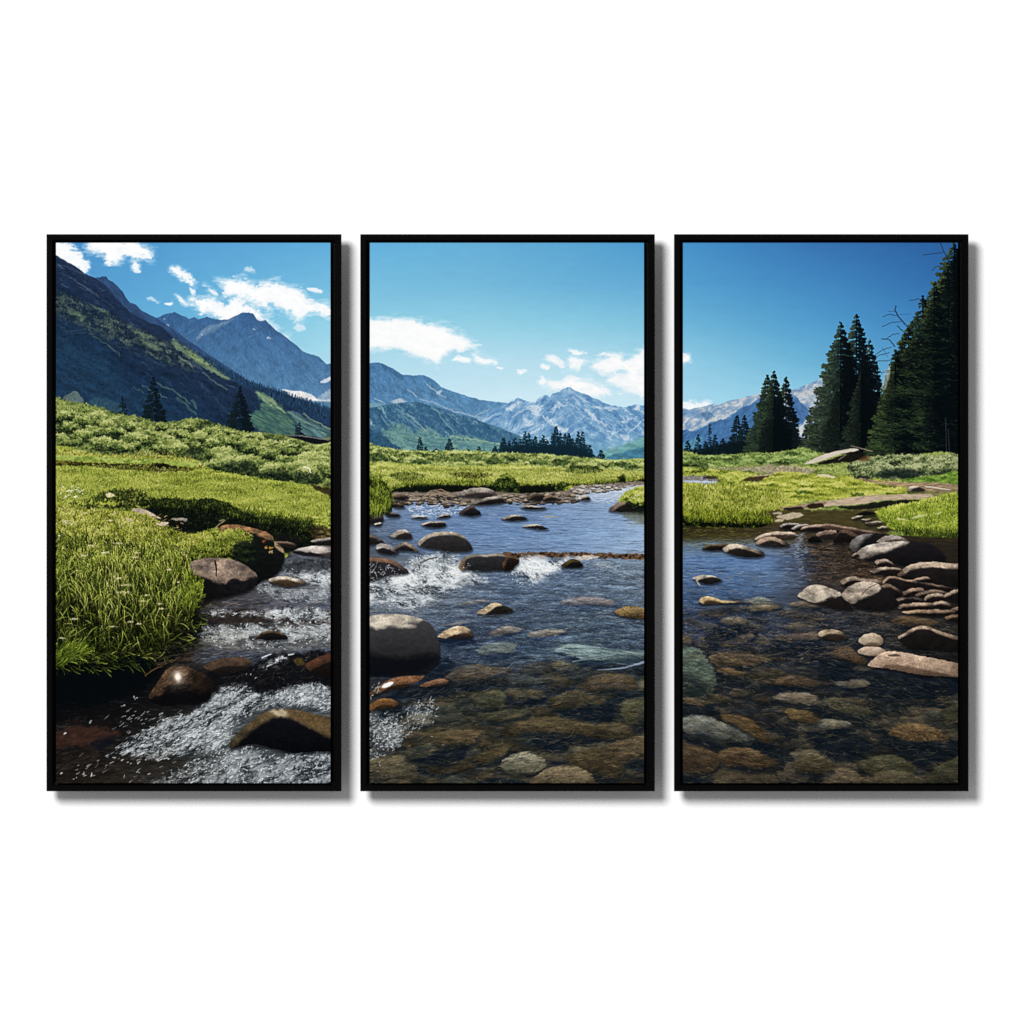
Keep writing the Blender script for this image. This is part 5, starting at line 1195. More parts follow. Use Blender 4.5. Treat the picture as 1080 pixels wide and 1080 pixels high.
    rock([(380, 749), (390, 743), (402, 737), (414, 738), (421, 743), (412, 747), (398, 749)], (138, 96, 54), (50, 36, 24), .5, 7, seed=318, tex=.3)
    rock([(442, 724), (452, 719), (464, 716), (471, 717), (472, 721), (460, 724)], (142, 104, 76), (52, 40, 34), 1, 5, seed=319)
    patch([(402, 725), (406, 721), (413, 719), (415, 721), (409, 725)], (240, 240, 238), 1, .7, .4)
    foam([(390, 722), (402, 720), (398, 734), (392, 740), (386, 738)], 70, 4, .8, 1.0, 320, .3, .85, -.5)
    foam([(382, 752), (410, 752), (440, 740), (458, 738), (460, 748), (456, 766), (436, 772), (424, 784), (400, 798), (382, 800)], 640, 2.6, .8, .5, 321, .8, .85, .04, (6, 4), veil=.30)
    foam([(396, 764), (420, 764), (424, 778), (408, 792), (394, 786)], 260, 2.6, .9, .5, 322, .7, .9, -.1, veil=.4)
    foam([(432, 742), (446, 738), (458, 744), (456, 758), (444, 766), (436, 756)], 120, 3.0, .9, .8, 323, .9, .95, .0)
    foam([(440, 766), (470, 764), (500, 760), (500, 770), (470, 790), (440, 786)], 40, 2.6, .7, .2, 324, .5, .8, .1)
    foam([(382, 800), (400, 800), (396, 824), (382, 826)], 26, 2.2, .8, .3, 325)
    dabs([(390, 770), (500, 760), (520, 826), (390, 826)], 160, 5, .6, .3, [(0, (30, 34, 34)), (1, (110, 100, 74))], 326, alpha=.5)
    GL = [(0, (120, 130, 136)), (.5, (200, 206, 208)), (1, (250, 250, 250))]
    dabs([(384, 752), (420, 752), (446, 738), (460, 742), (458, 764), (436, 772), (424, 786), (400, 800), (384, 800)], 300, 3.2, .8, .7, GL, 607, .5, .6, .9, .0, (6, 4))
    dabs([(384, 604), (440, 590), (486, 590), (510, 610), (470, 626), (430, 642), (384, 636)], 200, 2.0, .6, -.2, GL, 608, .5, .7, .7, .0, (8, 3))
    # grassy stone islet at the right edge
    rock([(642, 538), (650, 531), (660, 527), (674, 526), (688, 527), (688, 541), (672, 541), (655, 540)], (150, 128, 110), (28, 26, 24), 4, 3.5, seed=327)
    leafy([(652, 528), (660, 519), (672, 514), (690, 511), (690, 536), (676, 534), (664, 530)], LAWN, (6, 4), 328, fine=.45, grad=.7, bias=.05, rough=1.5)
    leafy([(660, 530), (676, 532), (690, 532), (690, 541), (672, 540)], SHADE, (4, 3), 329, fine=.5)
    dabs([(662, 521), (684, 520), (684, 528), (664, 528)], 30, 1.6, .9, .3, [(0, (190, 180, 120)), (1, (236, 224, 190))], 330)
    patch([(655, 541), (684, 541), (684, 552), (664, 548)], (84, 84, 62), .55, 2, 1, tex=.3, ts=(1, 4))


def paint_stream_right():
    W = [(706, 554), (745, 556), (800, 557), (815, 552), (830, 556), (860, 560), (900, 560), (930, 564), (1020, 568), (1020, 832), (706, 832)]
    xs = [706, 760, 810, 860, 910, 960, 1020]
    ys = [553, 566, 574, 590, 610, 630, 650, 680, 715, 760, 830]
    rows = [[(44, 44, 22), (48, 44, 20), (62, 52, 30), (84, 70, 50), (70, 58, 34), (60, 56, 26), (60, 58, 28)],
            [(56, 54, 26), (64, 58, 28), (70, 60, 40), (76, 62, 44), (60, 50, 34), (52, 46, 28), (54, 48, 26)],
            [(96, 116, 126), (96, 108, 112), (104, 112, 120), (72, 62, 52), (54, 46, 36), (44, 38, 28), (44, 38, 28)],
            [(96, 128, 172), (86, 120, 168), (94, 126, 172), (58, 54, 56), (62, 50, 38), (50, 42, 34), (40, 34, 28)],
            [(84, 112, 150), (76, 106, 148), (84, 112, 148), (66, 62, 64), (66, 54, 44), (46, 40, 34), (40, 34, 28)],
            [(66, 92, 128), (66, 94, 132), (68, 88, 118), (66, 64, 66), (54, 48, 44), (48, 42, 36), (42, 36, 30)],
            [(58, 78, 108), (56, 76, 108), (56, 70, 94), (58, 60, 66), (52, 52, 54), (52, 46, 38), (44, 38, 30)],
            [(48, 58, 74), (44, 56, 78), (46, 54, 70), (46, 50, 58), (36, 42, 50), (36, 36, 36), (32, 30, 28)],
            [(40, 46, 54), (40, 44, 50), (42, 46, 52), (36, 40, 46), (28, 34, 42), (22, 28, 36), (22, 26, 32)],
            [(36, 40, 42), (38, 40, 40), (36, 38, 40), (32, 36, 38), (28, 34, 38), (28, 32, 32), (24, 28, 28)],
            [(42, 40, 34), (40, 36, 30), (38, 36, 30), (36, 36, 30), (34, 34, 28), (32, 32, 26), (30, 30, 24)]]
    water(W, xs, ys, rows, 401, amp=.17, lx=16, ly=1.6, bl=.10, dk=.35, dark=(14, 22, 36), grow=.006, y0=560)
    ripples([(720, 574), (800, 572), (850, 580), (850, 615), (800, 625), (720, 640)], 700, 8, [(0, (44, 74, 122)), (.5, (96, 130, 178)), (1, (160, 184, 212))], 402, wd=.6, alpha=.42)
    ripples([(720, 556), (800, 558), (850, 560), (830, 572), (780, 574), (720, 574)], 300, 6, [(0, (30, 28, 14)), (.6, (96, 86, 34)), (1, (150, 140, 60))], 403, wd=.6, alpha=.5)
    ripples([(838, 564), (846, 562), (850, 580), (846, 600), (838, 600)], 90, 4, [(0, (130, 160, 200)), (1, (190, 206, 226))], 404, alpha=.5)
    ripples([(850, 575), (900, 580), (930, 600), (940, 612), (885, 612), (860, 620)], 300, 10, [(0, (24, 22, 22)), (.6, (96, 76, 54)), (1, (160, 124, 92))], 405, wd=.8, alpha=.45)
    ripples([(720, 600), (840, 610), (880, 640), (1010, 650), (1010, 670), (860, 670), (720, 660)], 500, 10, [(0, (20, 32, 54)), (.5, (66, 76, 90)), (.85, (112, 100, 86)), (1, (150, 140, 124))], 406, wd=.7, alpha=.42, ang=-.04)
    T = [(92, 80, 60), (80, 72, 56), (106, 94, 74), (64, 60, 50), (88, 76, 54), (72, 72, 62)]
    bed([(725, 650), (780, 640), (850, 645), (880, 655), (890, 690), (850, 700), (720, 690)], 46, 9, 411, T, .62, .32, (26, 40, 66), .04)
    bed([(715, 690), (860, 690), (900, 700), (1010, 720), (1010, 832), (715, 832)], 70, 15, 412, T, .70, .40, (17, 26, 36), .10, .3)
    bed([(715, 690), (860, 690), (900, 700), (1010, 720), (1010, 832), (715, 832)], 90, 7, 413, T, .55, .40, (17, 26, 36), .10, .4)
    G = (15, 25, 36)
    for p in ([(714, 742), (740, 744), (756, 748), (754, 756), (730, 758), (714, 756)], [(714, 776), (740, 781), (775, 784), (800, 784), (822, 788), (838, 800), (826, 804), (792, 794), (752, 792), (730, 784)], [(810, 768), (835, 766), (842, 772), (838, 778), (820, 776)], [(850, 774), (880, 770), (908, 772), (920, 786), (908, 800), (882, 804), (860, 790)], [(938, 783), (970, 784), (1010, 782), (1010, 796), (985, 806), (965, 808), (945, 796)], [(800, 723), (825, 724), (846, 720), (846, 728), (825, 731), (808, 728)], [(864, 747), (880, 754), (905, 762), (938, 772), (940, 778), (915, 772), (885, 764), (864, 757)], [(825, 742), (850, 746), (870, 745), (872, 752), (850, 752)], [(730, 686), (754, 682), (752, 700), (744, 692)], [(770, 684), (820, 686), (866, 694), (866, 700), (820, 692)], [(756, 712), (780, 714), (796, 716), (790, 722), (764, 718)], [(866, 700), (900, 706), (920, 710), (960, 714), (1016, 716), (1016, 730), (960, 738), (920, 732), (880, 722), (864, 714)], [(714, 820), (745, 820), (752, 827), (714, 830)], [(800, 684), (830, 676), (866, 680), (866, 688)], [(750, 664), (790, 660), (800, 672), (770, 682), (745, 680)], [(870, 690), (905, 700), (890, 706), (870, 702)]):
        patch(p, G, .85, 2.2, 1.8, rs=6, seed=p[0][0] + p[0][1])
    for p, c in (([(714, 683), (730, 683), (742, 689), (750, 702), (755, 718), (752, 730), (735, 738), (714, 738)], (104, 120, 104)),):
        stone_under(p, c, 421, .92, .3, (18, 28, 34), 1.8, (7, 1.3), fade=.5, ang=.2)
    for p, c, fd in (([(714, 764), (722, 757), (735, 755), (750, 757), (765, 763), (785, 770), (799, 779), (785, 782), (755, 780), (730, 777)], (128, 130, 120), .7), ([(814, 736), (826, 731), (842, 730), (858, 734), (868, 742), (850, 745), (828, 741)], (140, 126, 106), .8), ([(841, 768), (852, 761), (872, 758), (890, 760), (899, 766), (885, 769), (862, 772), (846, 772)], (128, 124, 106), .9), ([(938, 773), (948, 766), (964, 763), (985, 768), (1003, 778), (990, 782), (965, 782), (946, 778)], (122, 97, 64), 1.0), ([(880, 721), (893, 718), (908, 717), (917, 720), (908, 726), (892, 725)], (134, 124, 104), .9), ([(868, 738), (890, 740), (925, 752), (900, 754), (880, 748)], (84, 82, 64), .9), ([(785, 634), (797, 629.5), (810, 632), (824, 638), (808, 641), (792, 637)], (130, 134, 122), 1.0), ([(832, 637), (850, 633), (866, 638), (850, 641)], (128, 110, 90), 1.0), ([(816, 670), (840, 668), (872, 668), (868, 674), (840, 676), (822, 675)], (120, 104, 88), .9), ([(758, 655), (775, 650), (790, 655), (772, 660)], (132, 120, 98), .9), ([(757, 682), (770, 674), (790, 668), (796, 672), (775, 682)], (108, 98, 82), .9), ([(750, 692), (770, 688), (812, 694), (800, 700), (770, 706), (752, 702)], (110, 92, 66), .8), ([(754, 708), (768, 705), (786, 710), (775, 714)], (118, 94, 64), .8), ([(714, 668), (730, 672), (728, 680), (714, 678)], (120, 98, 72), .9), ([(718, 736), (740, 738), (752, 742), (730, 744)], (120, 104, 78), .8), ([(755, 800), (765, 790), (785, 788), (805, 796), (818, 806), (795, 812), (770, 810)], (96, 76, 52), .8), ([(714, 790), (735, 788), (752, 794), (758, 808), (740, 818), (714, 818)], (84, 68, 48), .8), ([(868, 818), (880, 812), (897, 811), (907, 818), (906, 832), (870, 832)], (112, 98, 74), .9), ([(904, 806), (922, 798), (945, 798), (966, 810), (950, 820), (920, 818)], (78, 76, 54), .8), ([(975, 818), (1000, 803), (1020, 797), (1020, 832), (985, 832)], (76, 74, 54), .9), ([(836, 806), (850, 798), (866, 800), (880, 812), (860, 818), (842, 815)], (80, 72, 52), .8), ([(830, 748), (850, 750), (864, 760), (850, 764), (832, 756)], (112, 92, 58), .8), ([(758, 756), (775, 754), (795, 760), (815, 782), (800, 780), (780, 768)], (96, 76, 48), .8), ([(815, 720), (835, 712), (855, 716), (866, 722), (845, 726)], (104, 84, 60), .8), ([(892, 682), (905, 690), (915, 700), (900, 700), (876, 690)], (108, 84, 60), .8), ([(782, 640), (800, 638), (824, 640), (800, 645)], (140, 124, 92), .9), ([(938, 654), (960, 650), (990, 656), (975, 662), (950, 660)], (98, 78, 54), .9), ([(992, 750), (1020, 742), (1020, 764), (1000, 762)], (72, 70, 50), .8), ([(910, 824), (940, 812), (975, 822), (960, 832), (915, 832)], (92, 84, 62), .8)):
        stone_under(p, c, p[0][0] + .1, .92, .3, G, 1.3, (6, 1.6), ang=.12, fade=fd)
    dabs([(940, 766), (964, 764), (1000, 777), (985, 781), (950, 778)], 160, 3, .7, 0, [(0, (50, 38, 25)), (.6, (138, 104, 62)), (1, (190, 152, 100))], 423, alpha=.5)
    dabs([(722, 645), (870, 645), (880, 690), (900, 720), (1005, 735), (1005, 826), (722, 826)], 1300, 5, .6, -.12, [(0, (16, 24, 32)), (.5, (78, 70, 56)), (.88, (130, 108, 80)), (1, (190, 160, 120))], 424, da=.3, alpha=.38, bend=.6)
    dabs([(866, 735), (940, 740), (1010, 760), (1010, 772), (940, 762), (866, 750)], 200, 8, .6, -.35, [(0, (30, 40, 44)), (1, (120, 112, 84))], 425, da=.15, alpha=.5)
    dabs([(720, 625), (800, 625), (880, 645), (880, 680), (720, 680)], 420, 9, .6, -.05, [(0, (22, 42, 80)), (.6, (70, 88, 116)), (1, (136, 140, 140))], 426, da=.15, alpha=.4)
    dabs([(722, 650), (860, 650), (860, 700), (722, 700)], 220, 4, .7, 0, [(0, (120, 92, 66)), (1, (182, 156, 124))], 427, alpha=.5)
    B = [(712, 640), (800, 634), (860, 650), (900, 690), (1020, 705), (1020, 832), (712, 832)]
    mottle(B, .38, 13, 2.4, .14, 428.3, warm=(122, 104, 78), wa=.16, gain=.92, fine=.22)
    refract(B, 3.4, 1.4, 10, 2.6, 429.3, oct_=3)
    ripples([(720, 640), (860, 640), (900, 700), (1010, 720), (1010, 750), (860, 730), (720, 720)], 420, 14, [(0, (14, 24, 42)), (.6, (44, 60, 84)), (1, (96, 110, 130))], 429.5, wd=1.2, alpha=.20, bend=.4, ang=-.08)
    mottle([(850, 565), (930, 590), (945, 650), (1000, 665), (1000, 700), (880, 690), (850, 620)], .5, 18, 2.2, .05, 429.7, warm=(150, 112, 78), wa=.3, gain=.9)
    caustics([(714, 690), (800, 680), (880, 690), (920, 712), (1016, 718), (1016, 832), (714, 832)], 3600, -.16, 703)
    caustics([(714, 640), (800, 634), (870, 640), (1000, 652), (1010, 668), (880, 694), (714, 690)], 1500, -.06, 704, 12, [(0, (10, 20, 40)), (.4, (40, 50, 68)), (.65, (96, 84, 68)), (.9, (146, 124, 98)), (1, (176, 160, 140))], .32)
    # stones standing out of the water, far to near
    D = (26, 22, 20)
    rock([(822, 555), (830, 552), (842, 552), (838, 557), (828, 558)], (196, 186, 176), D, 1.5, 1.6, seed=431)
    rock([(834, 558), (842, 553.5), (852, 552.5), (850, 556), (842, 559)], (190, 178, 170), D, 1.5, 2, seed=432)
    rock([(844, 558), (852, 554), (862, 553), (872, 553.5), (884, 556), (900, 559), (908, 562), (890, 561), (872, 560), (852, 560)], (186, 160, 140), D, 0, 2.6, seed=433)
    rock([(862, 556), (872, 552), (890, 555), (920, 560), (936, 563), (930, 565), (900, 562)], (176, 148, 126), (60, 46, 38), 0, 2.2, seed=434)
    rock([(860, 564), (864, 561), (874, 559), (882, 560), (880, 567), (866, 567)], (160, 136, 118), (40, 32, 30), 2, 4, seed=435)
    rock([(852, 569), (858, 566), (864, 568), (866, 571), (856, 572)], D, (14, 14, 14), 1, 1, seed=436)
    rock([(879, 572), (884, 562), (890, 558), (898, 561), (908, 566), (904, 571), (890, 572)], (96, 76, 62), D, -2.0, 3.5, seed=437)
    rock([(795, 569), (801, 565), (812, 561.5), (825, 560.5), (838, 562), (836, 566.5), (818, 569), (804, 570)], (206, 184, 160), (60, 46, 40), .5, 3.2, seed=438)
    rock([(797, 573), (803, 568), (812, 566), (824, 569), (832, 575), (822, 577), (806, 576)], (178, 152, 128), (40, 34, 32), 1, 4.5, seed=439)
    rock([(740, 578), (748, 574.5), (758, 574), (769, 573.5), (766, 579), (754, 580.5), (744, 580)], (130, 112, 84), D, 1.5, 1.8, seed=440)
    rock([(762, 580), (766, 575), (774, 573.5), (784, 575), (796, 579), (805, 583), (803, 587), (788, 588), (772, 585)], (212, 196, 172), (34, 30, 28), 3.5, 5, seed=441)
    rock([(730, 610), (737, 607), (746, 606.5), (755, 608.5), (761, 612), (752, 615.5), (742, 615)], (214, 200, 176), (30, 30, 28), 6, 2.8, seed=442)
    rock([(737, 634), (741, 629.5), (750, 629.5), (762, 633), (784, 635), (766, 636), (750, 637.5), (741, 637)], (206, 178, 130), (80, 62, 40), 4, 4, seed=443, edge=.7)
    line([(734, 612), (738, 618)], (220, 200, 150), 1, .8)
    rock([(896, 578), (897, 571), (903, 566), (912, 563), (930, 563), (936, 566), (926, 573), (912, 578), (902, 582)], (132, 128, 124), (22, 20, 20), 4.5, 2.5, seed=444, soft=2, lp=[(892, 580), (896, 569), (903, 562), (914, 560), (919, 563), (912, 569), (906, 575), (903, 583)])
    rock([(925, 572), (930, 567), (938, 564.5), (947, 565), (958, 571), (945, 573)], (196, 184, 170), (70, 62, 56), 3, 4.5, seed=445)
    rock([(902, 585), (906, 580), (914, 575.5), (928, 572.5), (946, 571), (962, 570.5), (978, 573), (990, 579), (997, 588), (994, 593), (978, 594), (958, 597), (944, 594), (930, 592), (912, 591), (903, 588)], (200, 186, 170), (24, 22, 24), 0, 8, seed=446, tex=.16, rough=.3, soft=1.6, lp=[(898, 587), (910, 574), (930, 568), (948, 567), (958, 572), (946, 577), (936, 581), (922, 585), (912, 589), (903, 591)])
    rock([(898, 586), (903, 583), (906, 586), (904, 588)], (170, 150, 130), D, 1, 2, seed=448)
    rock([(922, 593), (928, 590), (936, 590.5), (945, 597), (940, 599), (930, 598)], (176, 156, 138), D, 2.5, 3.5, seed=449)
    rock([(917, 603), (924, 599.5), (934, 598), (948, 599), (952, 603), (945, 607), (930, 606)], (176, 156, 136), D, 3.5, 3, seed=450)
    rock([(946, 606), (952, 602), (962, 604), (960, 610), (950, 609)], (120, 96, 78), D, 1, 4, seed=451)
    rock([(952, 602), (957, 597), (968, 593.5), (982, 592.5), (998, 594), (1020, 597), (1020, 617), (995, 617), (975, 613), (960, 608)], (198, 174, 150), (28, 24, 24), .5, 6, seed=452)
    rock([(886, 614), (892, 609.5), (901, 608), (908, 610), (926, 612), (934, 616), (920, 619), (895, 619)], (182, 160, 140), D, 3, 4, seed=453)
    rock([(931, 614), (936, 608.5), (943, 608), (955, 611), (970, 613), (985, 616), (1004, 620), (996, 624), (970, 624), (945, 620), (934, 617)], (196, 162, 132), (26, 22, 22), 1.5, 2.2, seed=454)
    rock([(962, 612), (970, 609), (978, 608), (982, 612), (974, 614)], (190, 160, 134), D, 1, 2.4, seed=455)
    for k, (p, c) in enumerate((([(944, 633), (952, 629), (964, 628), (976, 633), (972, 637), (956, 637)], (176, 150, 128)), ([(950, 626), (960, 621), (970, 620), (974, 623), (964, 629), (954, 630)], (164, 136, 114)), ([(965, 628), (972, 624), (985, 622), (997, 624), (1000, 628), (986, 630), (974, 631)], (150, 128, 110)), ([(974, 632), (980, 627), (992, 626), (997, 630), (990, 635), (982, 636)], (176, 154, 132)), ([(995, 629), (1002, 624), (1012, 621), (1020, 622), (1020, 636), (1004, 635)], (180, 156, 134)), ([(983, 637), (990, 634), (998, 635), (1005, 640), (994, 642)], (156, 134, 116)), ([(946, 641), (952, 637.5), (965, 636), (980, 636), (986, 640), (972, 642.5), (954, 643)], (186, 158, 132)), ([(1002, 643), (1010, 640), (1020, 641), (1020, 647), (1006, 646)], (150, 126, 106)), ([(951, 645.5), (965, 643.5), (985, 643), (1004, 644), (1006, 648), (985, 650), (965, 649)], (194, 162, 130)), ([(926, 621), (934, 616), (944, 619), (952, 626), (946, 630), (936, 626)], (116, 96, 80)), ([(996, 651), (1008, 648), (1020, 650), (1020, 656), (1002, 655)], (118, 96, 74)))):
        rock(p, c, D, .8, 3.4, seed=456 + k)
    rock([(841, 629), (846, 623), (853, 618), (861, 616.5), (872, 619), (884, 624), (889, 629), (894, 637), (899, 643), (884, 643), (868, 639), (852, 634)], (214, 198, 176), (30, 26, 25), 1, 8.5, seed=470, tex=.16, low=.5, lp=[(838, 630), (847, 619), (855, 613), (866, 613), (882, 619), (890, 626), (884, 629), (876, 630), (868, 634), (858, 636), (846, 634)])
    rock([(887.5, 628), (893, 620), (902, 615), (913, 613.5), (924, 615), (932, 620), (940, 626), (946, 634), (946, 640), (936, 643), (918, 643.5), (904, 641), (894, 635)], (206, 188, 166), (26, 23, 23), -1.5, 8.5, seed=471, tex=.18, low=.5, lp=[(884, 629), (893, 617), (905, 611), (918, 611), (926, 615), (929, 621), (921, 627), (909, 631), (902, 636), (892, 637)])
    line([(908, 628), (916, 620), (924, 616)], (90, 78, 70), .9, .8)
    rock([(862, 669), (868, 665), (877, 663.5), (886, 666), (893, 672), (888, 675), (870, 674)], (196, 172, 140), (46, 38, 32), 3, 5, seed=473)
    rock([(905, 676), (909, 671), (916, 668), (924, 668.5), (931, 674), (930, 680), (920, 682), (909, 680)], (206, 184, 156), (120, 100, 80), 1, 10, seed=474, tex=.14)
    rock([(947, 672), (953, 668), (962, 663), (970, 660), (978, 660.5), (990, 665), (1004, 670), (1020, 674), (1020, 687), (990, 686), (966, 685), (954, 680)], (188, 162, 136), (26, 22, 22), 0, 3.6, seed=475, low=.6)
    rock([(904, 687), (910, 683), (920, 682), (930, 684), (934, 688), (925, 692), (912, 691)], (224, 198, 174), (140, 112, 92), 1, 9, seed=476, tex=.12)
    rock([(915, 702), (922, 694), (930, 689), (940, 687), (955, 688.5), (972, 692), (990, 695.5), (1006, 699), (1020, 703), (1020, 714), (995, 713.5), (970, 712), (945, 707), (925, 704)], (202, 172, 146), (110, 88, 70), .5, 14, seed=477, tex=.2, edge=.5)
    patch([(936, 691), (944, 690), (950, 692), (940, 693)], (50, 40, 34), .7, .8, .6)


def paint_stream_left():
    W = [(50, 690), (120, 690), (180, 680), (204, 655), (214, 630), (268, 620), (290, 600), (300, 590), (312, 578), (356, 574), (356, 832), (50, 832)]
    xs = [50, 120, 180, 230, 290, 356]
    ys = [575, 600, 620, 640, 655, 675, 695, 720, 760, 832]
    rows = [[(10, 14, 18)] * 3 + [(30, 30, 34), (70, 76, 90), (110, 116, 126)],
            [(10, 14, 18)] * 3 + [(30, 30, 34), (70, 76, 86), (90, 96, 104)],
            [(10, 14, 18)] * 3 + [(40, 38, 40), (96, 98, 104), (126, 132, 140)],
            [(10, 14, 18)] * 3 + [(66, 58, 54), (86, 88, 100), (88, 98, 116)],
            [(10, 14, 18), (10, 14, 18), (24, 22, 20), (40, 36, 36), (48, 46, 48), (60, 58, 60)],
            [(10, 14, 18), (10, 14, 18), (40, 36, 30), (100, 96, 88), (110, 106, 100), (110, 110, 110)],
            [(8, 12, 16), (8, 12, 16), (36, 30, 26), (60, 60, 66), (66, 72, 84), (60, 72, 92)],
            [(7, 10, 14), (6, 10, 14), (16, 16, 18), (34, 32, 34), (24, 26, 32), (18, 20, 26)],
            [(14, 14, 18), (20, 18, 18), (28, 26, 26), (64, 68, 68), (84, 90, 92), (90, 98, 104)],
            [(34, 28, 24), (42, 36, 28), (50, 46, 40), (76, 80, 80), (60, 68, 72), (40, 48, 56)]]
    water(W, xs, ys, rows, 501, amp=.3, lx=12, ly=2.0, bl=.12, dk=.4, dark=(10, 14, 20))
    # left shadow pool with brown bed
    dabs([(56, 765), (130, 765), (150, 790), (120, 826), (56, 826)], 420, 10, 1.5, .25, [(0, (12, 16, 24)), (.5, (46, 34, 27)), (1, (76, 58, 42))], 503, da=.12, alpha=.35)
    patch([(56, 775), (80, 766), (110, 768), (125, 775), (100, 785), (70, 788), (56, 790)], (72, 44, 34), .7, 3, 2, seed=504, tex=.3, ts=(7, 2), ang=-.2)
    patch([(95, 784), (120, 776), (118, 786), (104, 790)], (12, 18, 30), .7, 2.5, 1.5, seed=505)
    # upper cascade
    foam([(288, 604), (296, 596), (312, 592), (334, 590), (356, 588), (356, 602), (330, 606), (306, 606), (294, 608)], 460, 2.6, .8, 1.1, 511, .8, .8, .05, (4, 4), veil=.35)
    patch([(300, 596), (320, 592), (346, 592), (352, 600), (330, 602), (310, 606)], (24, 26, 30), .55, 2, 2.5, rs=3, seed=512)
    foam([(292, 602), (310, 594), (324, 596), (346, 594), (352, 604), (310, 608)], 190, 2.4, .7, 1.1, 513, .7, .9, .0, (4, 3))
    foam([(305, 608), (322, 603), (340, 603), (356, 604), (356, 618), (336, 618), (318, 612)], 700, 2, .8, -.2, 514, .7, .85, -.4, veil=.8, bias=.2)
    foam([(266, 618), (284, 612), (300, 620), (330, 622), (356, 620), (356, 634), (310, 636), (280, 628)], 620, 2.2, .7, -.2, 515, .7, .75, -.1, (6, 3), veil=.4)
    ripples([(215, 640), (250, 632), (300, 636), (350, 632), (350, 648), (280, 650), (214, 650)], 300, 9, [(0, (36, 42, 60)), (.6, (96, 98, 108)), (1, (156, 140, 124))], 516, wd=.8, alpha=.55, ang=.06)
    # dark tumbling ledge with white lips
    patch([(206, 648), (230, 645), (262, 643), (290, 646), (320, 643), (356, 648), (356, 657), (320, 657), (285, 655), (255, 657), (220, 656)], (26, 24, 26), .95, 1.5, 2, rs=5, seed=517, tex=.5, ts=(4, 2), c2=(70, 56, 46))
    foam([(278, 650), (288, 643), (302, 643), (312, 640), (308, 648), (294, 654), (284, 652)], 260, 2.6, 1.0, .3, 518, .4, .95, -.4, veil=.9, bias=.3)
    foam([(212, 649), (222, 644), (236, 643), (252, 645), (276, 645), (270, 651), (245, 650), (226, 651)], 160, 3, .9, .15, 600, .4, .9, -.1, (5, 2.4), veil=.85, bias=-.05)
    foam([(304, 641), (316, 643), (332, 640), (352, 648), (352, 657), (330, 655), (312, 657), (300, 648)], 200, 3, .9, .3, 601, .4, .9, -.1, (5, 2.6), veil=.9, bias=.05)
    foam([(310, 646), (334, 642), (352, 648), (350, 657), (314, 656)], 130, 2.4, .9, .2, 519, .7, .9, -.05, (4, 3))
    # second white apron
    foam([(204, 664), (218, 657), (240, 658), (270, 658), (300, 660), (330, 658), (356, 656), (356, 676), (320, 676), (300, 682), (260, 680), (230, 680), (206, 672)], 1900, 2.4, .75, -.15, 521, .7, .8, -.15, (8, 3.5), veil=.7)
    foam([(226, 678), (250, 676), (280, 680), (310, 682), (352, 676), (352, 684), (300, 690), (240, 686)], 420, 2.6, .7, .1, 522, .5, .7, .0, (8, 3), veil=.25)
    dabs([(204, 664), (240, 662), (262, 672), (240, 680), (210, 676)], 160, 2, .7, .2, [(0, (90, 80, 64)), (1, (180, 168, 146))], 523, alpha=.6)
    ripples([(210, 684), (290, 690), (356, 682), (356, 696), (280, 698), (205, 700)], 260, 9, [(0, (24, 34, 54)), (.7, (86, 100, 126)), (1, (150, 166, 186))], 524, wd=.8, alpha=.5, ang=.08)
    # lower white rush
    foam([(222, 726), (240, 722), (258, 722), (276, 730), (300, 724), (320, 718), (356, 724), (356, 750), (320, 748), (290, 746), (268, 754), (246, 772), (240, 790), (210, 796), (180, 800), (130, 800), (120, 792), (140, 776), (170, 760), (196, 752), (212, 742)], 5200, 4.6, .85, .5, 531, .4, .85, -.14, (18, 3.0), veil=.85, bias=-.10)
    foam([(236, 788), (262, 786), (290, 796), (330, 794), (356, 786), (356, 832), (150, 832), (180, 812), (205, 802)], 2800, 3.6, .9, .5, 532, .6, .85, -.02, (10, 3.2), veil=.6, bias=-.14)
    foam([(280, 740), (300, 728), (330, 720), (350, 726), (350, 744), (316, 744), (290, 746)], 700, 2.4, .9, .5, 533, .6, .9, -.3, veil=.55, bias=.15)
    foam([(108, 758), (125, 750), (150, 752), (190, 752), (200, 756), (170, 770), (140, 774), (110, 764)], 190, 4.5, 1.0, .6, 534, .25, .9, .08, (9, 4))
    foam([(120, 792), (150, 772), (200, 756), (220, 770), (200, 790), (150, 802)], 800, 4, .8, .45, 535, .25, .8, .0, (10, 3))
    foam([(60, 812), (110, 800), (170, 806), (160, 824), (60, 826)], 60, 5, 1.1, .5, 536, .15, .95, .12, (9, 4))
    dabs([(60, 780), (150, 780), (240, 800), (200, 828), (60, 828)], 260, 9, 1.3, .4, [(0, (20, 20, 20)), (1, (78, 66, 48))], 537, da=.12, alpha=.32)
    dabs([(205, 745), (260, 735), (330, 725), (350, 740), (270, 760), (220, 800), (160, 800), (190, 765)], 700, 4.5, .7, .45, [(0, (30, 36, 38)), (1, (88, 96, 96))], 538, da=.25, alpha=.55)
    GL = [(0, (120, 128, 132)), (.5, (196, 202, 204)), (1, (250, 250, 250))]
    dabs([(104, 760), (122, 750), (150, 751), (192, 752), (206, 758), (176, 772), (140, 776), (112, 768)], 80, 4.8, .6, .55, GL, 601, .10, .6, .3, -.02, (6, 4))
    dabs([(60, 806), (110, 794), (170, 800), (200, 806), (170, 824), (60, 826)], 56, 5, .6, .5, GL, 602, .08, .6, .3, .05, (8, 4))
    dabs([(112, 794), (160, 764), (215, 746), (240, 760), (210, 792), (150, 806), (120, 802)], 420, 4.8, .9, .5, GL, 603, .12, .7, .4, -.05, (9, 3))
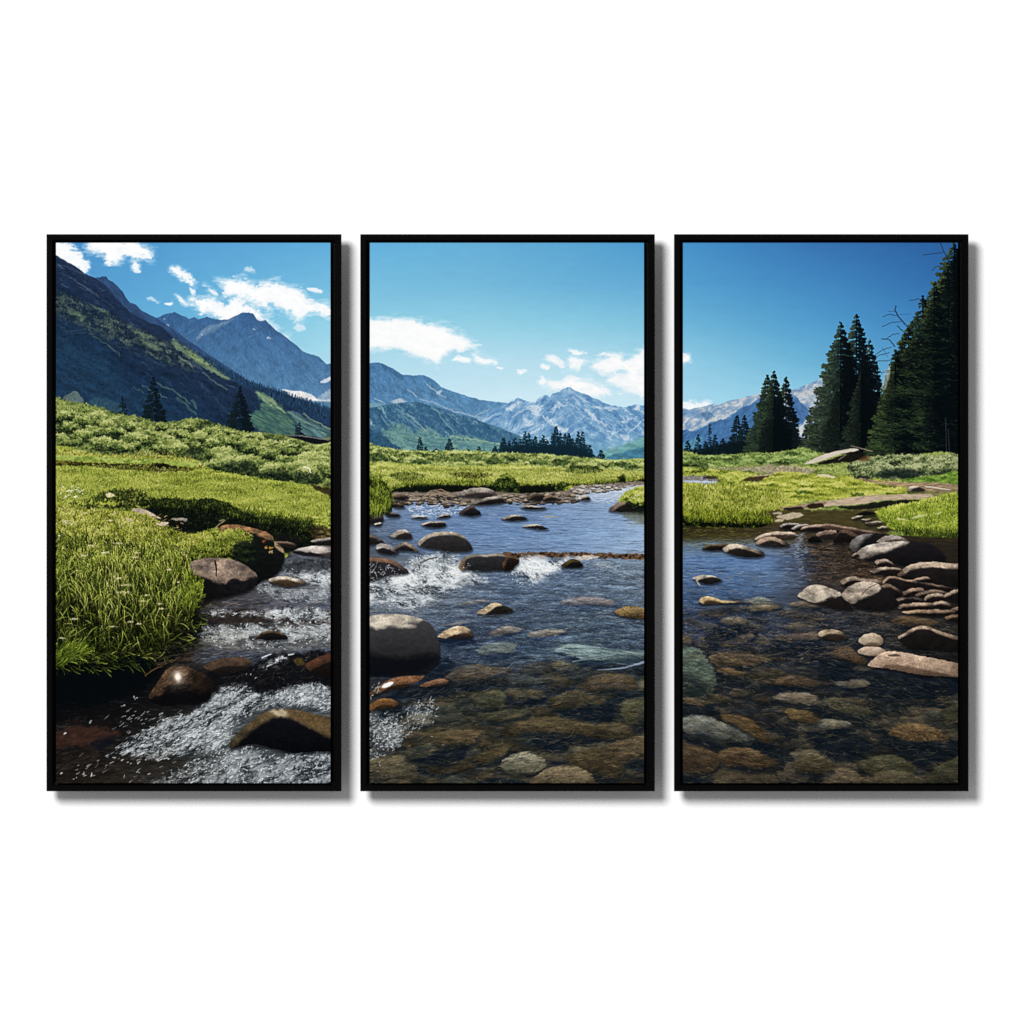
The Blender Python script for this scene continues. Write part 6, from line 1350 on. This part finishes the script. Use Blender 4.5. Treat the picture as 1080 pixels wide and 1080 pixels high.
    dabs([(240, 786), (300, 796), (352, 790), (352, 826), (180, 826)], 420, 3.4, 1.0, .45, GL, 604, .35, .7, .7, .0, (7, 4))
    dabs([(240, 724), (352, 720), (352, 748), (290, 742), (250, 760)], 240, 3.0, .9, .5, GL, 605, .35, .7, .7, .0, (6, 4))
    dabs([(206, 662), (352, 656), (352, 680), (230, 684)], 240, 2.4, .8, .1, GL, 606, .6, .8, .7, .0, (6, 3))
    for x, y in ((68, 774), (94, 763), (107, 697), (128, 744), (142, 737), (86, 818), (64, 816), (78, 822), (96, 819), (145, 815)):
        dabs([(x - 2, y - 1), (x + 2, y - 1), (x + 2, y + 1), (x - 2, y + 1)], 3, 2.6, .8, .5, [(0, (170, 176, 184)), (1, (250, 250, 250))], int(x), alpha=.9)
    # dark gap between the brown stones and the rush
    patch([(224, 704), (262, 704), (290, 690), (330, 688), (356, 690), (356, 722), (330, 720), (300, 724), (276, 732), (256, 720), (236, 722), (226, 732), (214, 742), (200, 740)], (16, 17, 21), .92, 2.5, 2.5, rs=5, seed=541, tex=.5, ts=(3, 2))
    dabs([(230, 708), (262, 706), (300, 694), (350, 692), (350, 718), (300, 722), (262, 722), (236, 722)], 260, 6, 1.2, .45, [(0, (10, 12, 18)), (.5, (38, 32, 30)), (.9, (70, 62, 56)), (1, (120, 120, 118))], 541, da=.35, alpha=.45)
    foam([(276, 704), (286, 700), (292, 695), (298, 692), (300, 695), (292, 700), (282, 705)], 120, 3, 1.0, .6, 542, .2, .95, -.6, veil=.95, bias=.35)
    foam([(258, 706), (275, 704), (284, 712), (272, 720), (260, 716)], 34, 2.4, 1.1, .8, 543, .5, .95, -.2)
    foam([(302, 706), (316, 704), (330, 700), (328, 716), (310, 716)], 30, 2.6, 1.0, .1, 544, .4, .95, .0)
    line([(276, 694), (286, 690)], (226, 226, 222), 1.2, .9)
    line([(304, 691), (310, 690)], (226, 226, 222), 1.2, .9)
    foam([(212, 740), (220, 727), (232, 723), (250, 723), (258, 732), (240, 738), (222, 746)], 200, 2.8, .9, .5, 545, .7, .9, .0)


def paint_stones_left():
    # stones
    rock([(214, 703), (222, 698), (234, 694.5), (246, 693.5), (258, 694), (265, 698), (262, 705), (250, 709), (236, 712), (222, 708)], (88, 69, 54), (30, 25, 22), 1, 9, seed=551, tex=.22)
    rock([(322, 702), (332, 695), (342, 691), (356, 689), (356, 716), (340, 714), (328, 709)], (86, 56, 38), (24, 19, 17), 2, 9, seed=552, tex=.25)
    patch([(310, 696), (318, 694), (322, 700), (314, 702)], (90, 74, 30), .7, 1, .8, tex=.4)
    rock([(156, 736), (162, 726), (170, 714), (176, 706), (184, 703), (196, 703), (208, 708), (220, 714), (225, 722), (222, 731), (212, 735), (196, 731), (182, 736), (168, 738)], (88, 66, 46), (24, 20, 19), 1, 18, seed=553, tex=.3, low=.6, soft=3)
    mottle([(158, 734), (176, 706), (196, 703), (222, 716), (222, 731), (182, 736)], .55, 9, 1.0, -.5, 553.5, warm=(156, 120, 84), wa=.3, fine=.2, soft=2)
    patch([(200, 708), (222, 712), (228, 728), (206, 734)], (20, 16, 15), .6, 5, 2, seed=553.7)
    patch([(160, 736), (175, 733), (195, 729), (212, 733), (222, 728), (218, 740), (190, 744), (165, 744)], (10, 10, 14), .85, 2, 1.2, seed=554)
    g = grid(170, 700, 206, 735)
    if g is not None:
        sl, X, Y = g
        r = np.hypot((X - 187.5) / 1.0, (Y - 714) / 1.3)
        blend(sl, .95 * np.exp(-(r / 3.2) ** 2) + .40 * np.exp(-(r / 8) ** 2) * (.8 + .5 * fbm(X / 2, Y / 2, 5, 3)), col((255, 244, 228)))
    line([(153, 713), (160, 708), (170, 702), (176, 700)], (120, 88, 50), 1.2, .7, 1.2)
    line([(166, 702), (176, 698), (190, 694)], (110, 88, 66), 1.2, .6, 1.2)
    for p in ([(168, 696), (180, 692), (205, 688)], [(174, 700), (186, 697), (204, 694)], [(160, 690), (166, 692)]):
        line(p, (90, 72, 54), 1.0, .6, 1.0)
    # submerged bank foot
    ripples([(160, 690), (200, 676), (214, 690), (204, 704), (170, 706)], 120, 8, [(0, (22, 18, 16)), (1, (84, 68, 52))], 555, wd=1.2, ang=.3, alpha=.5)
    # bank boulders
    leafy([(200, 580), (214, 570), (234, 558), (250, 558), (262, 564), (262, 578), (250, 592), (230, 588), (204, 592)], [(0, (18, 26, 12)), (.4, (72, 84, 26)), (.7, (132, 144, 46)), (1, (178, 182, 82))], (7, 4), 561, fine=.45, grad=.6, rough=1.5)
    rock([(232, 558), (238, 553.5), (250, 553.5), (262, 556), (275, 559), (286, 564), (290, 570), (297, 578), (300, 588), (297, 598), (290, 607), (276, 612), (262, 612), (250, 600), (244, 586), (246, 570)], (160, 116, 78), (15, 18, 17), -1, 4.5, seed=562, tex=.3, low=.4, crack=.7, lp=[(230, 560), (238, 550), (252, 550), (264, 553), (278, 557), (290, 563), (292, 569), (286, 570), (276, 566), (264, 562), (250, 559), (240, 560)])
    leafy([(204, 585), (216, 572), (236, 560), (250, 558), (262, 562), (266, 570), (258, 584), (244, 588), (226, 590)], [(0, (16, 24, 10)), (.4, (62, 74, 22)), (.7, (126, 138, 42)), (1, (176, 180, 80))], (7, 4), 563, fine=.5, grad=.9, rough=2.0, soft=1.5)
    blades([(200, 590), (220, 572), (250, 562), (262, 566), (256, 578), (230, 588)], 420, 4, [(0, (60, 72, 18)), (.5, (128, 140, 40)), (1, (196, 196, 96))], 564, spread=.6, wd=.6)
    leafy([(250, 572), (266, 572), (270, 590), (256, 596), (246, 586)], SHADE, (5, 4), 565, fine=.5, rough=2, soft=2, alpha=.8)
    patch([(292, 566), (304, 566), (316, 570), (312, 580), (300, 584)], (22, 22, 22), .9, 2, 1.5, seed=566.5, tex=.4)
    patch([(289, 571), (294, 573), (299, 579), (299, 583), (294, 580), (290, 576)], (168, 146, 108), .95, .8, .5, seed=566, tex=.2)
    for x, y, c in ((279, 577.5, (170, 124, 44)), (285, 578, (150, 112, 48)), (285, 582.5, (170, 146, 96)), (277, 571, (120, 60, 30)), (260, 564, (60, 30, 20))):
        dabs([(x - 1.6, y - 1), (x + 1.6, y - 1), (x + 1.6, y + 1), (x - 1.6, y + 1)], 12, 1.6, .9, .3, [(0, c), (1, tuple(min(255, v + 20) for v in c))], int(x + y))
    rock([(200, 596), (206, 591), (218, 588.5), (234, 588.5), (248, 591), (260, 597), (268, 603), (271.5, 609), (270, 617), (262, 623), (246, 628), (226, 632), (210, 630), (204, 614)], (156, 134, 116), (28, 27, 30), 3, 21, seed=567, tex=.25, low=.8, crack=.7, soft=1.0, lp=[(196, 600), (204, 588), (220, 585), (236, 585), (252, 589), (264, 597), (272, 603), (273, 609), (263, 609), (257, 613), (247, 610), (237, 616), (226, 614), (216, 609), (202, 606)])
    patch([(206, 603), (222, 604), (238, 607), (230, 611), (212, 609)], (150, 128, 110), .5, 2, 1.2, tex=.3)
    line([(227, 591), (228, 600), (228, 608)], (26, 22, 20), 1.6, .9, .3)
    patch([(206, 610), (222, 612), (230, 618), (218, 640), (208, 636)], (16, 16, 16), .6, 3, 1.5, seed=569)
    blades([(196, 606), (208, 610), (214, 622), (206, 642), (192, 640)], 260, 8, [(0, (24, 34, 8)), (.5, (110, 130, 28)), (1, (188, 200, 70))], 570, spread=.5, wd=.8, lean=-.2)
    line([(225, 559), (231, 553), (236, 550)], (150, 134, 92), 1.0, .9)
    patch([(231, 549), (236, 547.5), (238, 549.5), (233, 550.5)], (120, 110, 88), .9, .6, .4)
    rock([(283, 612), (290, 609), (300, 608), (312, 610), (323, 614), (314, 617.5), (304, 619), (290, 616)], (226, 214, 194), (70, 56, 40), .5, 3.6, seed=571)
    rock([(310, 581), (318, 578), (330, 576), (345, 575.5), (356, 575), (356, 588), (342, 587), (328, 584)], (216, 204, 194), (70, 64, 62), -3, 8, seed=572, tex=.12)
    patch([(310, 581), (322, 582), (334, 584), (342, 587), (324, 587), (312, 584)], (26, 24, 26), .9, 1, .8, seed=573)
    rock([(290, 572), (300, 571), (312, 574), (310, 578), (300, 577)], (130, 108, 88), (36, 30, 28), 0, 2, seed=574)
    rock([(328, 571), (338, 568), (356, 567), (356, 574), (338, 574)], (190, 176, 162), (34, 32, 32), 0, 2.5, seed=575)
    rock([(269, 673), (275, 668), (283, 665.5), (292, 666), (300, 669), (303, 674), (292, 675.5), (278, 674.5)], (96, 76, 54), (22, 20, 20), 0, 2.2, seed=576)
    # the near wave-washed boulder
    rock([(242, 788), (246, 780), (254, 771), (264, 762), (276, 753), (288, 749), (300, 748), (314, 749), (330, 753), (356, 761), (356, 790), (335, 793), (310, 794), (288, 790), (266, 785), (252, 788)], (98, 82, 54), (12, 13, 18), -4, 9, seed=577, tex=.26, low=.6, soft=1.8, lp=[(238, 792), (248, 774), (260, 760), (276, 749), (295, 744), (316, 745), (332, 749), (360, 757), (360, 781), (345, 777), (332, 771), (319, 763), (305, 758), (290, 757), (278, 762), (267, 770), (257, 778), (249, 787)])
    patch([(300, 752), (320, 752), (340, 758), (356, 764), (356, 778), (338, 772), (322, 766), (306, 757)], (104, 84, 54), .7, 2, 1.2, seed=578, tex=.35)
    patch([(284, 750), (296, 748.5), (304, 752), (300, 757), (290, 754)], (220, 200, 168), .7, 2, 1, tex=.2)
    foam([(244, 788), (262, 786), (272, 792), (250, 800), (240, 798)], 140, 2.4, .9, .3, 579, .7, .9, -.2)
    foam([(270, 796), (300, 794), (330, 794), (348, 788), (352, 800), (300, 806)], 110, 2.2, .8, .3, 580, .7, .85, .05)


def paint_bank_stones_left():
    for p, c in (([(112, 521), (118, 520), (120, 523), (113, 524)], (220, 206, 160)), ([(138, 538), (148, 536), (158, 540), (150, 542)], (176, 160, 142)), ([(153, 538.5), (160, 541), (170, 547), (164, 546), (156, 543)], (214, 190, 160)), ([(164, 552), (172, 550.5), (178, 551), (172, 555)], (204, 186, 158)), ([(180, 548), (186, 546), (196, 546.5), (196, 550), (186, 549.5)], (150, 140, 130)), ([(132, 546), (137, 547), (140, 550), (134, 549)], (190, 170, 130))):
        patch(p, c, .95, .7, .6, seed=p[0][0], tex=.2)
    patch([(180, 549.5), (196, 550), (196, 560), (186, 558)], (14, 16, 16), .9, 1, .8)
    dabs([(140, 540), (180, 545), (196, 556), (180, 560), (150, 552)], 60, 2.6, .8, .3, [(0, (20, 18, 12)), (.6, (110, 96, 48)), (1, (190, 174, 110))], 590)

paint_sky()
paint_clouds()
paint_mountains()
paint_far_trees()
paint_right_trees()
paint_meadow_left()
paint_stream_left()
paint_tussock()
paint_stones_left()
paint_bank_stones_left()
paint_meadow_mid()
paint_stream_mid()
paint_mid_left_tuft()
paint_meadow_right()
paint_stream_right()
grade()


# ---------------------------------------------------------------- the three framed prints
GAIN = 1.29                                              # light falling on the wall: keeps a printed tone at its own value


def print_image(name, x0, y0, x1, y1):
    """the crop of the landscape that this print carries (an in-memory image, nothing is loaded)"""
    i0, i1 = int(round((x0 - PX0) * PS)), int(round((x1 - PX0) * PS))
    j0, j1 = int(round((y0 - PY0) * PS)), int(round((y1 - PY0) * PS))
    A = np.clip(IMG[j0:j1, i0:i1][::-1], 0, 1)
    h, w = A.shape[:2]
    im = bpy.data.images.new(name, w, h, alpha=False)
    buf = np.ones((h, w, 4), np.float32)
    buf[..., :3] = A
    im.pixels.foreach_set(buf.ravel())
    im.update()
    im.pack()
    return im


def print_material(im):
    m = bpy.data.materials.new(im.name)
    m.use_nodes = True
    nt = m.node_tree
    b = nt.nodes['Principled BSDF']
    b.inputs['Roughness'].default_value = .75
    b.inputs['Specular IOR Level'].default_value = .0
    t = nt.nodes.new('ShaderNodeTexImage')
    t.image = im
    t.interpolation = 'Linear'
    t.extension = 'EXTEND'
    g = nt.nodes.new('ShaderNodeMix')
    g.data_type = 'RGBA'
    g.blend_type = 'MULTIPLY'
    g.inputs['Factor'].default_value = 1
    g.inputs[7].default_value = (1 / GAIN, 1 / GAIN, 1 / GAIN, 1)
    nt.links.new(t.outputs['Color'], g.inputs[6])
    nt.links.new(g.outputs[2], b.inputs['Base Color'])
    return m


def framed_print(x0, x1, px0, px1, label, picture):
    y0, y1, py0, py1 = 247.0, 834.6, 256.0, 826.0
    root = bpy.data.objects.new('framed_print', None)
    root.location = (wx((x0 + x1) / 2), 0, wz(y1))
    root.empty_display_size = .05
    C.objects.link(root)
    root['label'] = label
    root['category'] = 'picture'
    root['group'] = 'framed prints in a row on the white wall'
    bpy.context.view_layer.update()
    # floater frame: one moulding with mitred corners, swept round the rectangle
    prof = [(0, 22), (0, 34.3), (.25, 34.8), (.8, 35), (5.7, 35), (6.3, 34.75), (6.55, 34.2), (6.7, 25.5), (9.6, 25), (9.6, 22)]
    V, F = [], []
    n = len(prof)
    for t, d in prof:
        for X, Y in ((x0 + t, y0 + t), (x1 - t, y0 + t), (x1 - t, y1 - t), (x0 + t, y1 - t)):
            V.append((wx(X), -d / 1000, wz(Y)))
    for k in range(n):
        k2 = (k + 1) % n
        for c in range(4):
            c2 = (c + 1) % 4
            F.append((k * 4 + c, k * 4 + c2, k2 * 4 + c2, k2 * 4 + c))
    mesh_obj('frame', V, F, [BLACK], root)
    # backing board inside the frame, and the wall mount that holds the picture off the wall
    def box(name, a, b, c, d, near, far, m):
        mesh_obj(name, [(a, near, d), (b, near, d), (b, near, c), (a, near, c), (a, far, d), (b, far, d), (b, far, c), (a, far, c)],
                 [(0, 1, 2, 3), (5, 4, 7, 6), (4, 0, 3, 7), (1, 5, 6, 2), (3, 2, 6, 7), (4, 5, 1, 0)], [m], root)
    box('backing_board', wx(x0 + 9.5), wx(x1 - 9.5), wz(y0 + 9.5), wz(y1 - 9.5), -.0248, -.0224, BOARD)
    box('wall_mount', wx(x0 + 45), wx(x1 - 45), wz(y0 + 45), wz(y1 - 45), -.0222, -.0002, BOARD)
    # the print: stretched over a panel, its face just below the lip of the frame
    a, b, c, d = wx(px0), wx(px1), wz(py0), wz(py1)
    f = -.0338
    pr = mesh_obj('print', [(a, f, d), (b, f, d), (b, f, c), (a, f, c), (a, -.025, d), (b, -.025, d), (b, -.025, c), (a, -.025, c)],
                  [(0, 1, 2, 3), (5, 4, 7, 6), (4, 0, 3, 7), (1, 5, 6, 2), (3, 2, 6, 7), (4, 5, 1, 0)],
                  [print_material(print_image(picture, px0, py0, px1, py1)), EDGE], root)
    uv = pr.data.uv_layers.new(name='picture')
    for p in pr.data.polygons:
        p.material_index = 0 if p.index == 0 else 1
        for li in p.loop_indices:
            v = pr.data.vertices[pr.data.loops[li].vertex_index].co
            uv.data[li].uv = ((v.x - a) / (b - a), (v.z - d) / (c - d))
    return root


framed_print(49.0, 360.0, 59.0, 348.5, 'black framed print of a grassy bank, dark mountain slope and white rapids', 'mountain_slope_and_rapids')
framed_print(380.0, 690.6, 390.0, 679.2, 'black framed print of a blue stream with snowy peaks and a big grey boulder', 'stream_and_snowy_peaks')
framed_print(711.0, 1021.5, 720.3, 1010.3, 'black framed print of tall dark spruces and stepping stones in clear water', 'spruces_and_stepping_stones')
